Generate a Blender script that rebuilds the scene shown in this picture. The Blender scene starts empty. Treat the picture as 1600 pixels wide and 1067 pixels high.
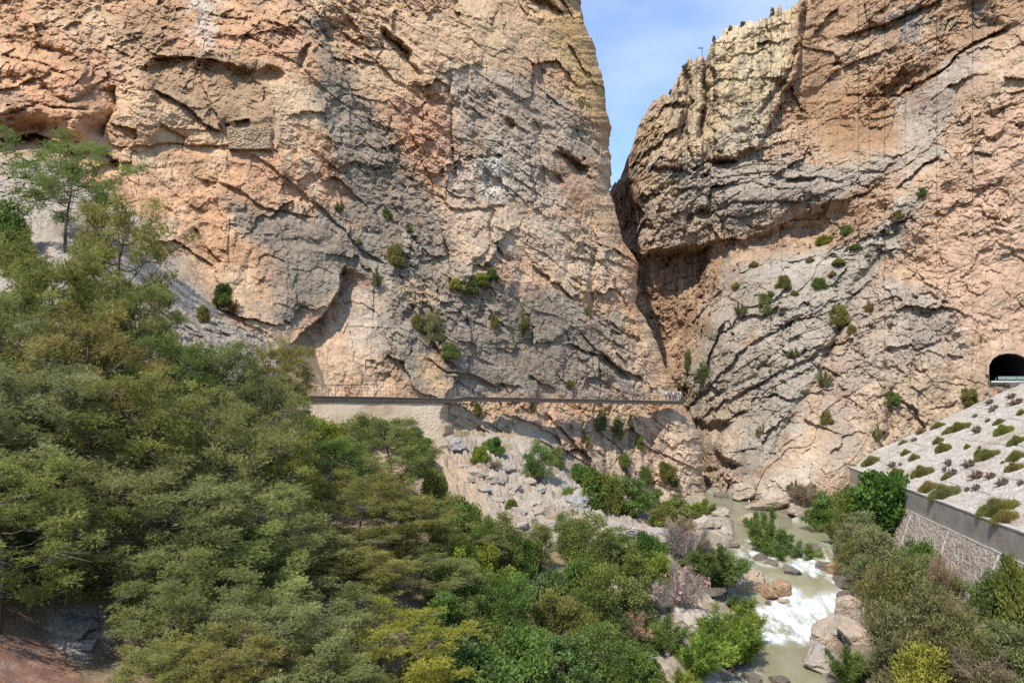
import bpy, math, random
import numpy as np
random.seed(7)
SC = bpy.context.scene
COL = SC.collection
R = math.radians

# ------------------------------------------------------------------ camera, sky, sun, exposure
FPX = 1067.0                                    # focal length in photo pixels (photo is 1600 x 1067)
HORIZON = 620.0
PITCH = math.atan((HORIZON - 533.5) / FPX)
cam_data = bpy.data.cameras.new("camera")
cam = bpy.data.objects.new("camera", cam_data)
COL.objects.link(cam)
cam_data.sensor_width = 36.0
cam_data.lens = 36.0 * FPX / 1600.0
cam_data.clip_start = 0.1
cam_data.clip_end = 3000
cam.location = (0, 0, 0)
cam.rotation_euler = (math.pi / 2 + PITCH, 0, 0)
SC.camera = cam

SUN_EL, SUN_AZ = R(50), R(208)                  # azimuth measured clockwise from +Y: behind the camera, to its left
sun_dir = (math.sin(SUN_AZ) * math.cos(SUN_EL), math.cos(SUN_AZ) * math.cos(SUN_EL), math.sin(SUN_EL))
sd = bpy.data.lights.new("sun", 'SUN')
sd.energy = 2.75
sd.angle = R(0.5)
sd.color = (1.0, 0.95, 0.87)
sun = bpy.data.objects.new("sun", sd)
COL.objects.link(sun)
from mathutils import Vector
sun.rotation_euler = Vector(sun_dir).to_track_quat('Z', 'Y').to_euler()

world = bpy.data.worlds.new("World")
SC.world = world
world.use_nodes = True
wn, wl = world.node_tree.nodes, world.node_tree.links
wn.clear()
w_out = wn.new("ShaderNodeOutputWorld")
w_bg = wn.new("ShaderNodeBackground")
w_bg.inputs["Strength"].default_value = 0.15
w_sky = wn.new("ShaderNodeTexSky")
w_sky.sky_type = 'NISHITA'
w_sky.sun_disc = False
w_sky.sun_elevation = SUN_EL
w_sky.sun_rotation = SUN_AZ
w_sky.air_density = 1.0
w_sky.dust_density = 0.4
w_sky.ozone_density = 2.4
w_tc = wn.new("ShaderNodeTexCoord")
w_map = wn.new("ShaderNodeMapping")
w_map.inputs["Scale"].default_value = (3.0, 2.0, 7.0)
w_map.inputs["Rotation"].default_value = (0.0, 0.35, 0.4)
w_n = wn.new("ShaderNodeTexNoise")
w_n.inputs["Scale"].default_value = 1.1
w_n.inputs["Detail"].default_value = 7
w_n.inputs["Roughness"].default_value = 0.55
w_r = wn.new("ShaderNodeValToRGB")
w_r.color_ramp.elements[0].position = 0.40
w_r.color_ramp.elements[0].color = (0.06, 0.06, 0.06, 1)
w_r.color_ramp.elements[1].position = 0.72
w_r.color_ramp.elements[1].color = (0.46, 0.46, 0.46, 1)
w_mix = wn.new("ShaderNodeMixRGB")
w_mix.inputs[2].default_value = (3.1, 3.4, 3.8, 1)       # thin sunlit cloud
wl.new(w_tc.outputs["Generated"], w_map.inputs["Vector"])
wl.new(w_map.outputs["Vector"], w_n.inputs["Vector"])
wl.new(w_n.outputs["Fac"], w_r.inputs["Fac"])
wl.new(w_r.outputs["Color"], w_mix.inputs[0])
w_tint = wn.new("ShaderNodeMixRGB")                      # clear, slightly deeper blue air
w_tint.blend_type = 'MULTIPLY'
w_tint.inputs[0].default_value = 1.0
w_tint.inputs[2].default_value = (0.60, 0.74, 0.87, 1)
wl.new(w_sky.outputs["Color"], w_tint.inputs[1])
wl.new(w_tint.outputs["Color"], w_mix.inputs[1])
wl.new(w_mix.outputs["Color"], w_bg.inputs["Color"])
wl.new(w_bg.outputs["Background"], w_out.inputs["Surface"])

SC.view_settings.view_transform = 'Standard'
SC.view_settings.look = 'None'
SC.view_settings.gamma = 1.0
SC.view_settings.exposure = 1.14
SC.render.engine = 'CYCLES'
SC.cycles.use_denoising = False
SC.cycles.max_bounces = 6
SC.cycles.diffuse_bounces = 5
SC.cycles.transmission_bounces = 4
SC.cycles.transparent_max_bounces = 4

# ------------------------------------------------------------------ small maths kit
CP, SP = math.cos(PITCH), math.sin(PITCH)
def ray(px, py):
    """direction (x/y, z/y) seen at a photo pixel, for a unit of distance along +Y"""
    cx = (np.asarray(px, float) - 800.0) / FPX
    cy = (533.5 - np.asarray(py, float)) / FPX
    y = CP - cy * SP
    return cx / y, (SP + cy * CP) / y
def at(px, py, d):
    a, b = ray(px, py)
    return np.array([float(a) * d, d, float(b) * d])
def proj(P):
    c = P[:, 1] * CP + P[:, 2] * SP
    u = -P[:, 1] * SP + P[:, 2] * CP
    return 800 + FPX * P[:, 0] / c, 533.5 - FPX * u / c

_T = np.random.RandomState(3).rand(64, 64, 64).astype(np.float32)
def vnoise(P, off=0):
    P = np.asarray(P, np.float32) + np.float32(off * 7.31 + 500.0)
    i = np.floor(P).astype(np.int32)
    f = P - i
    f = f * f * (3 - 2 * f)
    x0, y0, z0 = i[:, 0] & 63, i[:, 1] & 63, i[:, 2] & 63
    x1, y1, z1 = (x0 + 1) & 63, (y0 + 1) & 63, (z0 + 1) & 63
    fx, fy, fz = f[:, 0], f[:, 1], f[:, 2]
    a = _T[x0, y0, z0] * (1 - fx) + _T[x1, y0, z0] * fx
    b = _T[x0, y1, z0] * (1 - fx) + _T[x1, y1, z0] * fx
    c = _T[x0, y0, z1] * (1 - fx) + _T[x1, y0, z1] * fx
    d = _T[x0, y1, z1] * (1 - fx) + _T[x1, y1, z1] * fx
    return (a * (1 - fy) + b * fy) * (1 - fz) + (c * (1 - fy) + d * fy) * fz   # 0..1
def fbm(P, scale, octv=4, gain=0.5, off=0):
    P = np.asarray(P, np.float32) / scale
    s, a, t = 0, 1.0, 0
    for k in range(octv):
        s = s + a * (vnoise(P * (2.03 ** k), off + k * 3) - 0.5) * 2
        t += a; a *= gain
    return s / t                                 # about -1..1
def ridge(P, scale, octv=4, off=0):
    P = np.asarray(P, np.float32) / scale
    s, a, t = 0, 1.0, 0
    for k in range(octv):
        s = s + a * (1 - np.abs(vnoise(P * (2.03 ** k), off + k * 3) - 0.5) * 2)
        t += a; a *= 0.5
    return s / t
def hsh(*k):
    h = np.zeros(np.shape(k[0]), np.int64)
    for m, q in zip((73856093, 19349663, 83492791, 1299709), k):
        h = h ^ (np.asarray(q, np.int64) * m)
    h = (h ^ (h >> 13)) * 1274126177
    h = h ^ (h >> 16)
    return ((h & 0xffff) / 65535.0).astype(np.float32)
def smooth(e0, e1, x):
    t = np.clip((x - e0) / (e1 - e0), 0, 1)
    return t * t * (3 - 2 * t)
def blocks(P, M, size, off=0, warp=0.25):
    """jointed rock: returns a random offset per block and the distance to its joints"""
    q = (P @ np.asarray(M, np.float32).T) / np.asarray(size, np.float32)
    w = np.stack([fbm(P, max(size) * 1.3, 3, off=off + 11 + k) for k in range(3)], 1)
    q = q + w * warp * 2
    k = np.floor(q[:, 2])
    qy = q[:, 1] + hsh(k, k * 0 + off) * 5
    j = np.floor(qy)
    qx = q[:, 0] + hsh(k, j, j * 0 + off + 1) * 5
    i = np.floor(qx)
    h = hsh(i, j, k, k * 0 + off)
    fr = np.stack([qx - i, qy - j, q[:, 2] - k], 1)
    e = np.minimum(fr, 1 - fr).min(1)
    return h - 0.5, e, fr[:, 2], hsh(k, k * 0 + off + 5)
def facets(P, scale, off=0):
    """flat tilted planes, one per Voronoi cell"""
    Q = (np.asarray(P, np.float32) / scale + np.float32(300 + off * 5.7))
    b = np.floor(Q).astype(np.int32)
    best = np.full(len(Q), 9e9, np.float32)
    val = np.zeros(len(Q), np.float32)
    for dx in (-1, 0, 1):
        for dy in (-1, 0, 1):
            for dz in (-1, 0, 1):
                c = b + np.array((dx, dy, dz), np.int32)
                x, y, z = c[:, 0] & 63, c[:, 1] & 63, c[:, 2] & 63
                ox, oy, oz = _T[x, y, z], _T[y, z, x], _T[z, x, y]
                D = Q - c - np.stack([ox, oy, oz], 1)
                dd = (D * D).sum(1)
                m = dd < best
                g = np.stack([_T[x, z, y], _T[y, x, z], _T[z, y, x]], 1) - 0.5
                v = (D * g).sum(1) * 2 + (_T[(x + 9) & 63, y, z] - 0.5)
                val = np.where(m, v, val)
                best = np.where(m, dd, best)
    return val
def tps(pts, vals):
    """thin-plate spline through scattered points"""
    X = np.asarray(pts, float); n = len(X); s = np.abs(X).max(); X = X / s
    def U(r2): return np.where(r2 > 0, r2 * np.log(np.maximum(r2, 1e-12)), 0)
    K = U(((X[:, None] - X[None]) ** 2).sum(-1)) + np.eye(n) * 1e-5
    Pm = np.c_[np.ones(n), X]
    A = np.zeros((n + 3, n + 3)); A[:n, :n] = K; A[:n, n:] = Pm; A[n:, :n] = Pm.T
    w = np.linalg.solve(A, np.r_[vals, 0, 0, 0])
    def f(q):
        q = np.asarray(q, float) / s
        out = np.empty(len(q))
        for a in range(0, len(q), 40000):
            c = q[a:a + 40000]
            out[a:a + 40000] = U(((c[:, None] - X[None]) ** 2).sum(-1)) @ w[:n] + w[n] + c @ w[n + 1:]
        return out
    return f
def seg_d(x, y, a, b):
    ax, ay = a; bx, by = b
    dx, dy = bx - ax, by - ay
    t = np.clip(((x - ax) * dx + (y - ay) * dy) / (dx * dx + dy * dy + 1e-9), 0, 1)
    ex, ey = x - ax - t * dx, y - ay - t * dy
    return ex * ex + ey * ey, dx * (y - ay) - dy * (x - ax), t
def poly_sd(x, y, poly):
    """signed distance to a polygon, positive inside"""
    best = np.full(x.shape, 1e12); ins = np.zeros(x.shape, bool)
    n = len(poly)
    for i in range(n):
        a, b = poly[i], poly[(i + 1) % n]
        d2, _, _ = seg_d(x, y, a, b)
        best = np.minimum(best, d2)
        c = (a[1] > y) != (b[1] > y)
        xx = (b[0] - a[0]) * (y - a[1]) / ((b[1] - a[1]) or 1e-9) + a[0]
        ins ^= c & (x < xx)
    return np.where(ins, 1, -1) * np.sqrt(best)
def line_sd(x, y, line):
    """signed distance to an open line (positive = right-hand/below when drawn left to right) and position 0..1 on it"""
    best = np.full(x.shape, 1e12); sg = np.zeros(x.shape); tt = np.zeros(x.shape)
    n = len(line) - 1
    for i in range(n):
        d2, c, t = seg_d(x, y, line[i], line[i + 1])
        m = d2 < best
        best = np.where(m, d2, best); sg = np.where(m, np.sign(c), sg); tt = np.where(m, (i + t) / n, tt)
    return np.sqrt(best) * sg, tt

# ------------------------------------------------------------------ mesh, material and tag helpers
def np_mesh(name, V, F, mats=(), smooth_sh=False, attrs=None, cols=None, mi=None):
    """V (n,3), F (m,k) of one face size"""
    V = np.ascontiguousarray(V, np.float32); F = np.ascontiguousarray(F, np.int32)
    me = bpy.data.meshes.new(name)
    m, k = F.shape
    me.vertices.add(len(V)); me.vertices.foreach_set("co", V.ravel())
    me.loops.add(m * k); me.loops.foreach_set("vertex_index", F.ravel())
    me.polygons.add(m)
    me.polygons.foreach_set("loop_start", np.arange(0, m * k, k, dtype=np.int32))
    if mi is not None: me.polygons.foreach_set("material_index", np.ascontiguousarray(mi, np.int32))
    me.polygons.foreach_set("use_smooth", np.full(m, smooth_sh, bool))
    me.update(calc_edges=True)
    for nm, a in (attrs or {}).items():
        at_ = me.attributes.new(nm, 'FLOAT', 'POINT'); at_.data.foreach_set("value", np.ascontiguousarray(a, np.float32))
    for nm, c in (cols or {}).items():
        at_ = me.attributes.new(nm, 'FLOAT_COLOR', 'POINT')
        at_.data.foreach_set("color", np.ascontiguousarray(np.c_[c, np.ones(len(c))], np.float32).ravel())
    for q in mats: me.materials.append(q)
    return me
def link(name, me, parent=None, loc=None):
    o = bpy.data.objects.new(name, me); COL.objects.link(o)
    if parent: o.parent = parent
    if loc is not None: o.location = loc
    return o
def tag(o, label=None, cat=None, group=None, kind=None):
    if label: o["label"] = label
    if cat: o["category"] = cat
    if group: o["group"] = group
    if kind: o["kind"] = kind
    return o
def empty(name, loc=(0, 0, 0), rz=0.0):
    o = bpy.data.objects.new(name, None); COL.objects.link(o)
    o.location = loc; o.rotation_euler = (0, 0, rz); o.empty_display_size = 0.3
    return o
class MB:
    """collects boxes, bars and tubes for one mesh"""
    def __init__(s): s.v = []; s.f = []
    def add(s, V, F):
        n = len(s.v); s.v += [tuple(p) for p in V]; s.f += [tuple(i + n for i in q) for q in F]; return s
    def box(s, lo, hi):
        x0, y0, z0 = lo; x1, y1, z1 = hi
        return s.add([(x0, y0, z0), (x1, y0, z0), (x1, y1, z0), (x0, y1, z0), (x0, y0, z1), (x1, y0, z1), (x1, y1, z1), (x0, y1, z1)],
                     [(0, 3, 2, 1), (4, 5, 6, 7), (0, 1, 5, 4), (1, 2, 6, 5), (2, 3, 7, 6), (3, 0, 4, 7)])
    def tube(s, pts, rad, k=6, cap=True):
        pts = [np.array(p, float) for p in pts]; n0 = len(pts)
        if not hasattr(rad, '__len__'): rad = [rad] * n0
        V = []; F = []
        for i, p in enumerate(pts):
            t = pts[min(i + 1, n0 - 1)] - pts[max(i - 1, 0)]; t = t / (np.linalg.norm(t) + 1e-9)
            u = np.cross(t, (0.31, 0.17, 0.94) if abs(t[2]) < 0.9 else (1, 0.1, 0)); u /= np.linalg.norm(u); w = np.cross(t, u)
            for a in range(k):
                an = 2 * math.pi * a / k
                V.append(p + rad[i] * (math.cos(an) * u + math.sin(an) * w))
        for i in range(n0 - 1):
            for a in range(k):
                b = (a + 1) % k
                F.append((i * k + a, i * k + b, (i + 1) * k + b, (i + 1) * k + a))
        if cap:
            F.append(tuple(reversed(range(k)))); F.append(tuple(range((n0 - 1) * k, n0 * k)))
        return s.add(V, F)
    def mesh(s, name, m, smooth_sh=False):
        me = bpy.data.meshes.new(name); me.from_pydata(s.v, [], s.f); me.update()
        if m: me.materials.append(m)
        if smooth_sh:
            for p in me.polygons: p.use_smooth = True
        return me
    def build(s, name, m, parent=None, loc=None, smooth_sh=False): return link(name, s.mesh(name, m, smooth_sh), parent, loc)

def mat(name, col=(0.5, 0.5, 0.5), rough=0.8, attr=None, noise=None, bump=None, spec=0.3, metal=0.0, tint=False):
    """procedural material; attr: colour attribute, noise: (scale, lo, hi) multiplies, bump: list of (scale, strength, distance)"""
    m = bpy.data.materials.new(name); m.use_nodes = True
    n, l = m.node_tree.nodes, m.node_tree.links
    b = n["Principled BSDF"]
    b.inputs["Roughness"].default_value = rough; b.inputs["Metallic"].default_value = metal
    b.inputs["Specular IOR Level"].default_value = spec
    tc = n.new("ShaderNodeTexCoord")
    if attr:
        a = n.new("ShaderNodeAttribute"); a.attribute_name = attr; c = a.outputs["Color"]
    else:
        a = n.new("ShaderNodeRGB"); a.outputs[0].default_value = (*col, 1); c = a.outputs[0]
    def mult(c, fac):
        x = n.new("ShaderNodeMixRGB"); x.blend_type = 'MULTIPLY'; x.inputs[0].default_value = 1
        l.new(c, x.inputs[1]); l.new(fac, x.inputs[2]); return x.outputs[0]
    for (sc, lo, hi) in (noise or []):
        t = n.new("ShaderNodeTexNoise"); t.inputs["Scale"].default_value = sc; t.inputs["Detail"].default_value = 5; t.inputs["Roughness"].default_value = 0.65
        l.new(tc.outputs["Object"], t.inputs["Vector"])
        mr = n.new("ShaderNodeMapRange"); mr.inputs[1].default_value = 0.3; mr.inputs[2].default_value = 0.7
        mr.inputs[3].default_value = lo; mr.inputs[4].default_value = hi
        l.new(t.outputs["Fac"], mr.inputs[0]); c = mult(c, mr.outputs[0])
    if tint:
        oi = n.new("ShaderNodeObjectInfo"); c = mult(c, oi.outputs["Color"])
    l.new(c, b.inputs["Base Color"])
    prev = None
    for (sc, st, dist) in (bump or []):
        t = n.new("ShaderNodeTexNoise"); t.inputs["Scale"].default_value = sc; t.inputs["Detail"].default_value = 6; t.inputs["Roughness"].default_value = 0.6
        l.new(tc.outputs["Object"], t.inputs["Vector"])
        bp = n.new("ShaderNodeBump"); bp.inputs["Strength"].default_value = st; bp.inputs["Distance"].default_value = dist
        l.new(t.outputs["Fac"], bp.inputs["Height"])
        if prev: l.new(prev, bp.inputs["Normal"])
        prev = bp.outputs["Normal"]
    if prev: l.new(prev, b.inputs["Normal"])
    return m
def lerp(a, b, t): return a + (b - a) * t
def mixc(c, new, t):
    new = np.asarray(new, np.float32)
    return c + (new - c) * np.asarray(t, np.float32)[:, None]
# ------------------------------------------------------------------ boardwalk line in plan (shared by cliff, deck and wall)
DA, DB = np.array([-25.0, 80.0]), np.array([28.9, 115.4])
def deck_d(rx):
    """distance along +Y of the boardwalk's front edge on the line of sight x = rx*y"""
    v = DB - DA
    t = (rx * DA[1] - DA[0]) / (v[0] - rx * v[1])
    return DA[1] + v[1] * t

# ------------------------------------------------------------------ cliff colours (albedo of the bare limestone)
OCHRE = (0.56, 0.320, 0.172); TAN = (0.59, 0.412, 0.248); PINK = (0.53, 0.30, 0.19); GREY = (0.245, 0.212, 0.165)
LGREY = (0.36, 0.315, 0.255); CREAM = (0.60, 0.50, 0.36); YELL = (0.56, 0.42, 0.23); BROWN = (0.34, 0.205, 0.115); RUST = (0.44, 0.235, 0.115)
DARKG = (0.20, 0.18, 0.15)

def rock_colour(P, px, py, zones, strata, seed, base=(OCHRE, TAN, PINK), streaks=()):
    wx = px + 22 * fbm(P, 9, 4, off=seed) + 7 * fbm(P, 1.6, 3, off=seed + 5)
    wy = py + 22 * fbm(P, 9, 4, off=seed + 21) + 7 * fbm(P, 1.6, 3, off=seed + 26)
    s = P @ np.asarray(strata, np.float32)
    S = np.stack([s, 0.12 * (P[:, 0] + P[:, 1]), 0.12 * P[:, 2]], 1)           # stretched along the beds
    bed = fbm(S, 1.3, 4, 0.6, off=seed + 2)
    big = fbm(P, 14, 4, off=seed + 7)
    mid = fbm(P, 3.0, 4, 0.6, off=seed + 9)
    fine = fbm(P, 0.55, 3, 0.7, off=seed + 13)
    c = np.repeat(np.asarray([base[0]], np.float32), len(P), 0)
    c = mixc(c, base[1], smooth(-0.25, 0.45, big + 0.5 * mid))
    c = mixc(c, base[2], smooth(0.1, 0.5, fbm(P, 7, 4, off=seed + 31)) * 0.7)
    for poly, colour, f, k in zones:
        xs = [p[0] for p in poly]; ys = [p[1] for p in poly]
        sel = np.where((px > min(xs) - 110) & (px < max(xs) + 110) & (py > min(ys) - 110) & (py < max(ys) + 110))[0]
        if len(sel) == 0: continue
        sd_ = poly_sd(wx[sel], wy[sel], poly)
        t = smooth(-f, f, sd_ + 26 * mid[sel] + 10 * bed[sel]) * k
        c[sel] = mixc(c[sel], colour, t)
    # runs of dark and pale weathering down the face
    V = np.stack([P[:, 0] * 1.0, P[:, 1] * 1.0, P[:, 2] * 0.07], 1)
    run = fbm(V, 1.1, 4, 0.6, off=seed + 41)
    gate = smooth(0.0, 0.45, fbm(P, 11, 3, off=seed + 43))
    stk = np.zeros(len(P), np.float32)
    for poly in streaks: stk = np.maximum(stk, smooth(-12, 12, poly_sd(wx, wy, poly)))
    run2 = fbm(V, 0.5, 3, 0.6, off=seed + 45)
    c = mixc(c, DARKG, smooth(0.22, 0.60, run) * np.maximum(gate * 0.55, 0.0))
    c = mixc(c, DARKG, smooth(0.05, 0.45, run + 0.4 * run2) * stk * 0.7)
    c = mixc(c, (0.55, 0.42, 0.28), smooth(0.05, 0.45, -run - 0.4 * run2) * stk * 0.7)
    c = mixc(c, CREAM, smooth(0.25, 0.6, -run) * smooth(0.0, 0.4, fbm(P, 9, 3, off=seed + 47)) * 0.45)
    spk = fbm(P, 0.32, 2, 0.7, off=seed + 59)
    c = c * (1 + 0.22 * spk)[:, None]
    # grey lichen patches, ochre seep patches
    c = mixc(c, GREY, smooth(0.22, 0.55, fbm(P, 4.2, 5, 0.62, off=seed + 51)) * 0.38)
    c = mixc(c, RUST, smooth(0.30, 0.6, fbm(P, 2.6, 4, 0.6, off=seed + 55)) * 0.45)
    c = c * (1 + 0.22 * bed + 0.20 * mid + 0.26 * fine)[:, None]
    lum = c.mean(1, keepdims=True)
    return np.clip((lum + (c - lum) * 0.98) * 0.78, 0.03, 0.8)

def rock_relief(P, M, seed, wB, wF, wS):
    """how far the face stands back (+) or out (-), in metres: wB bedded and jointed, wF fluted, wS loose scree (else massive and pitted)"""
    hard = 1 - 0.80 * wS
    W = P + 1.5 * np.stack([fbm(P, 3.2, 4, 0.6, off=seed + 101 + 3 * k) for k in range(3)], 1)
    d = hard * (2.4 * fbm(P, 26, 3, off=seed) + 1.1 * fbm(P, 8, 3, off=seed + 3) + 0.95 * facets(W, 8.5, seed + 4))
    A = W @ np.asarray(M, np.float32).T
    wr = np.stack([A[:, 0] * 0.20, A[:, 1] * 0.20, A[:, 2]], 1)
    wamt = (0.35 + 0.65 * smooth(-0.3, 0.3, fbm(P, 8, 3, off=seed + 111))) * (1 - 0.7 * wF) * (1 - 0.4 * wS)
    d -= wamt * (0.42 * (ridge(wr, 1.5, 2, off=seed + 113) - 0.7) + 0.26 * (ridge(wr, 0.62, 2, off=seed + 117) - 0.7))
    for L_, a_, k_ in ((8.0, 0.50, 0), (2.7, 0.18, 4)):                      # upright joints: slabs standing a little out or back
        q = (P[:, 0] * 0.93 + P[:, 1] * 0.30 + P[:, 2] * 0.10) / L_ + 0.40 * fbm(P, 14 if L_ > 5 else 5, 5, 0.6, off=seed + 121 + k_) + 0.16 * fbm(P, 1.6, 4, 0.6, off=seed + 125)
        zc = np.floor(P[:, 2] / (L_ * 3.2) + hsh(np.floor(q), np.full(len(q), seed)) * 3)
        d += hard * a_ * (hsh(np.floor(q), zc, np.full(len(q), seed + k_)) - 0.5) * smooth(-0.25, 0.2, fbm(P, 16, 3, off=seed + 123))
    calm = 0.30 + 0.85 * smooth(-0.25, 0.35, fbm(P, 10, 3, off=seed + 85))
    gate = smooth(0.02, 0.40, fbm(P, 7, 3, off=seed + 61))
    h, e, fz, r = blocks(P, M, (12, 7, 4.4), seed + 1, 0.42)
    d += hard * wB * (0.75 * h + gate * (0.85 * (fz - 0.5) * r * r + 0.26 * (1 - smooth(0.0, 0.03, e)) * (r > 0.4)))
    gate = smooth(0.0, 0.42, fbm(P, 4, 3, off=seed + 63))
    h, e, fz, r = blocks(P, M, (3.6, 2.4, 1.35), seed + 2, 0.5)
    d += calm * hard * (0.15 + 0.85 * wB) * (0.36 * h + gate * (0.48 * (fz - 0.5) * r + 0.14 * (1 - smooth(0.0, 0.05, e)) * (r > 0.5)))
    h, e, fz, r = blocks(P, M, (1.3, 0.9, 0.50), seed + 3, 0.5)
    d += calm * (0.30 + 0.70 * wB) * (0.20 * h + 0.18 * (fz - 0.5) * r)
    V = P * np.array((1, 1, 0.07), np.float32)
    d += wF * (0.9 * (ridge(V, 3.6, 3, off=seed + 65) - 0.6) + 0.35 * (ridge(V, 1.1, 3, off=seed + 67) - 0.6) + 0.5 * (blocks(P, np.eye(3), (2.6, 5, 9), seed + 9, 0.25)[0]))
    d += calm * (1 - 0.6 * wF) * ((0.56 - 0.2 * wS) * facets(P + 0.3 * (W - P), 2.7, seed) + 0.28 * facets(P, 0.95, seed + 1))
    d += 0.62 * calm * np.maximum(fbm(P, 1.7, 4, 0.6, off=seed + 69) - 0.22, 0) * (1 - wF) * 2.0           # hollows
    d += 0.20 * fbm(P, 0.6, 3, 0.7, off=seed + 71)
    d += hard * 0.8 * np.maximum(ridge(P, 9, 3, off=seed + 81) - 0.80, 0) * 4
    return d
def style(px, py, P, polys, base, seed):
    w = np.clip(base + 0.5 * fbm(P, 12, 3, off=seed), 0, 1)
    wx = px + 18 * fbm(P, 6, 3, off=seed + 1); wy = py + 18 * fbm(P, 6, 3, off=seed + 2)
    for poly, v, f in polys:
        m = smooth(-f, f, poly_sd(wx, wy, poly)); w = w + (v - w) * m
    return w.astype(np.float32)

def stamp(d, px, py, P, stamps, seed):
    wx = px + 14 * fbm(P, 5, 5, 0.6, off=seed + 91); wy = py + 14 * fbm(P, 5, 5, 0.6, off=seed + 95)
    for s in stamps:
        kind, pts, A, w = s[:4]
        xs = [p[0] for p in pts]; ys = [p[1] for p in pts]; mg = 4 * w + 30
        if kind == 'ell': mg = 140
        sel = np.where((px > min(xs) - mg) & (px < max(xs) + mg) & (py > min(ys) - mg) & (py < max(ys) + mg))[0]
        if len(sel) == 0: continue
        x, y = wx[sel], wy[sel]
        if kind == 'step':            # stands back by A just below/right of the line, easing out over w pixels
            sd_, t = line_sd(x, y, pts)
            d[sel] += A * smooth(-1.2, 1.2, sd_) * np.exp(-np.maximum(sd_, 0) / w) * smooth(0, 0.12, t) * smooth(0, 0.12, 1 - t)
        elif kind == 'up':            # stands back by A just above/left of the line
            sd_, t = line_sd(x, y, pts); sd_ = -sd_
            d[sel] += A * smooth(-1.2, 1.2, sd_) * np.exp(-np.maximum(sd_, 0) / w) * smooth(0, 0.12, t) * smooth(0, 0.12, 1 - t)
        elif kind == 'poly':          # block (A<0) or recess (A>0) with edges eased over w pixels
            sd_ = poly_sd(x, y, pts)
            d[sel] += A * smooth(0, w, sd_)
        elif kind == 'ell':           # hollow: pts=[(cx,cy)], w=half width, then half height, angle
            hb, an = s[4], math.radians(s[5]); cx, cy = pts[0]
            u = ((x - cx) * math.cos(an) + (y - cy) * math.sin(an)) / w
            v = (-(x - cx) * math.sin(an) + (y - cy) * math.cos(an)) / hb
            nz = 0.55 * fbm(P[sel], 2.4, 4, 0.6, off=seed + 97)
            r2 = u * u + v * v + nz
            up = 0.55 + 0.45 * smooth(0.6, -0.6, v)
            d[sel] += A * 0.85 * np.clip(1.0 - r2, 0, 1) ** 0.7 * up
        elif kind == 'crack':
            sd_, t = line_sd(x, y, pts)
            d[sel] += A * np.exp(-(sd_ / w) ** 2) * smooth(0, 0.15, t) * smooth(0, 0.15, 1 - t)
    return d

def grid_faces(nr, nc):
    a = np.arange(nr * nc).reshape(nr, nc)
    return np.stack([a[:-1, :-1], a[1:, :-1], a[1:, 1:], a[:-1, 1:]], -1).reshape(-1, 4)

rock_mat = mat("limestone", attr="base", rough=0.92, spec=0.15, noise=[(0.9, 0.86, 1.12), (5.0, 0.80, 1.18)], bump=[(1.6, 0.55, 0.30), (7.0, 0.5, 0.06)])

# ---- left cliff: depth of the face at photo positions
EDGE_Y = [-240, 0, 30, 60, 90, 150, 185, 230, 300, 330, 380, 410, 440, 475, 500, 530, 570, 605, 632, 650, 680, 720, 780, 830]
EDGE_X = [872, 903, 909, 922, 931, 944, 950, 952, 953, 962, 977, 996, 999, 995, 1012, 1022, 1036, 1054, 1068, 1078, 1094, 1100, 1103, 1106]
L_ROWS = [-250, 0, 150, 300, 450, 620, 700, 830]
L_COLS = [-500, -250, 0, 200, 400, 600, 800, 940]
L_D = [[100, 100, 100, 102, 106, 114, 127, 137],
       [88, 88, 90, 93, 97, 106, 118, 128],
       [82, 82, 84, 87, 91, 100.5, 113, 124],
       [76, 77, 79, 82, 88, 97, 108.5, 120],
       [72, 73, 75, 79, 85, 93.5, 104, 115],
       [68, 70, 73, 77, 83, 88.6, 99.4, 109.8],
       [67, 69, 72, 76, 80.5, 86.5, 96.5, 108],
       [66, 68, 71, 74, 78, 83, 92, 104]]
lp, lv = [], []
for r_, row in zip(L_ROWS, L_D):
    for c_, v in zip(L_COLS, row):
        lp.append((c_, r_)); lv.append(v)
for px_, py_, v in [(905, 0, 126), (953, 300, 122), (1000, 440, 120), (1022, 530, 118.5), (1062, 620, 117.5), (1094, 680, 116), (1102, 780, 114.5)]:
    lp.append((px_, py_)); lv.append(v)
lq = [(-400, 250, 70), (-20, 262, 75.5), (60, 292, 75), (150, 318, 76.5), (250, 402, 78), (330, 470, 79), (445, 560, 80.5), (-200, 320, 62), (40, 430, 61), (120, 390, 66), (250, 500, 66), (330, 540, 70), (400, 590, 73), (-300, 520, 44), (0, 560, 49), (150, 560, 55), (250, 600, 59), (350, 640, 64), (440, 650, 75), (-300, 830, 36), (0, 720, 38), (200, 720, 48), (350, 740, 56), (450, 720, 70), (100, 830, 42), (300, 830, 50), (450, 830, 66)]
def _in_slope(a, b): return a < 455 and b > np.interp(a, [-500, 0, 60, 150, 250, 330, 455], [230, 262, 288, 314, 398, 466, 566])
keep_ = [i for i, (a, b) in enumerate(lp) if not _in_slope(a, b)]
lp = [lp[i] for i in keep_] + [(a, b) for a, b, c in lq]; lv = [lv[i] for i in keep_] + [c for a, b, c in lq]
L_depth = tps(lp, lv)
def jag(y, off):
    q = np.stack([y / 46, y * 0 + off, y * 0], 1)
    return 6.0 * fbm(q, 1, 2, off=off) + 4.0 * fbm(q, 0.22, 4, 0.65, off=off + 2)
# beds fall to the right on this side
def frame(n, up=(0.2, -0.9, 0.3)):
    n = np.array(n, float); n /= np.linalg.norm(n)
    u = np.cross(n, up); u /= np.linalg.norm(u); v = np.cross(n, u)
    return np.array([u, v, n])
M_L = frame((0.50, -0.12, 0.86))
M_R = frame((-0.48, -0.15, 0.86))

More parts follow.
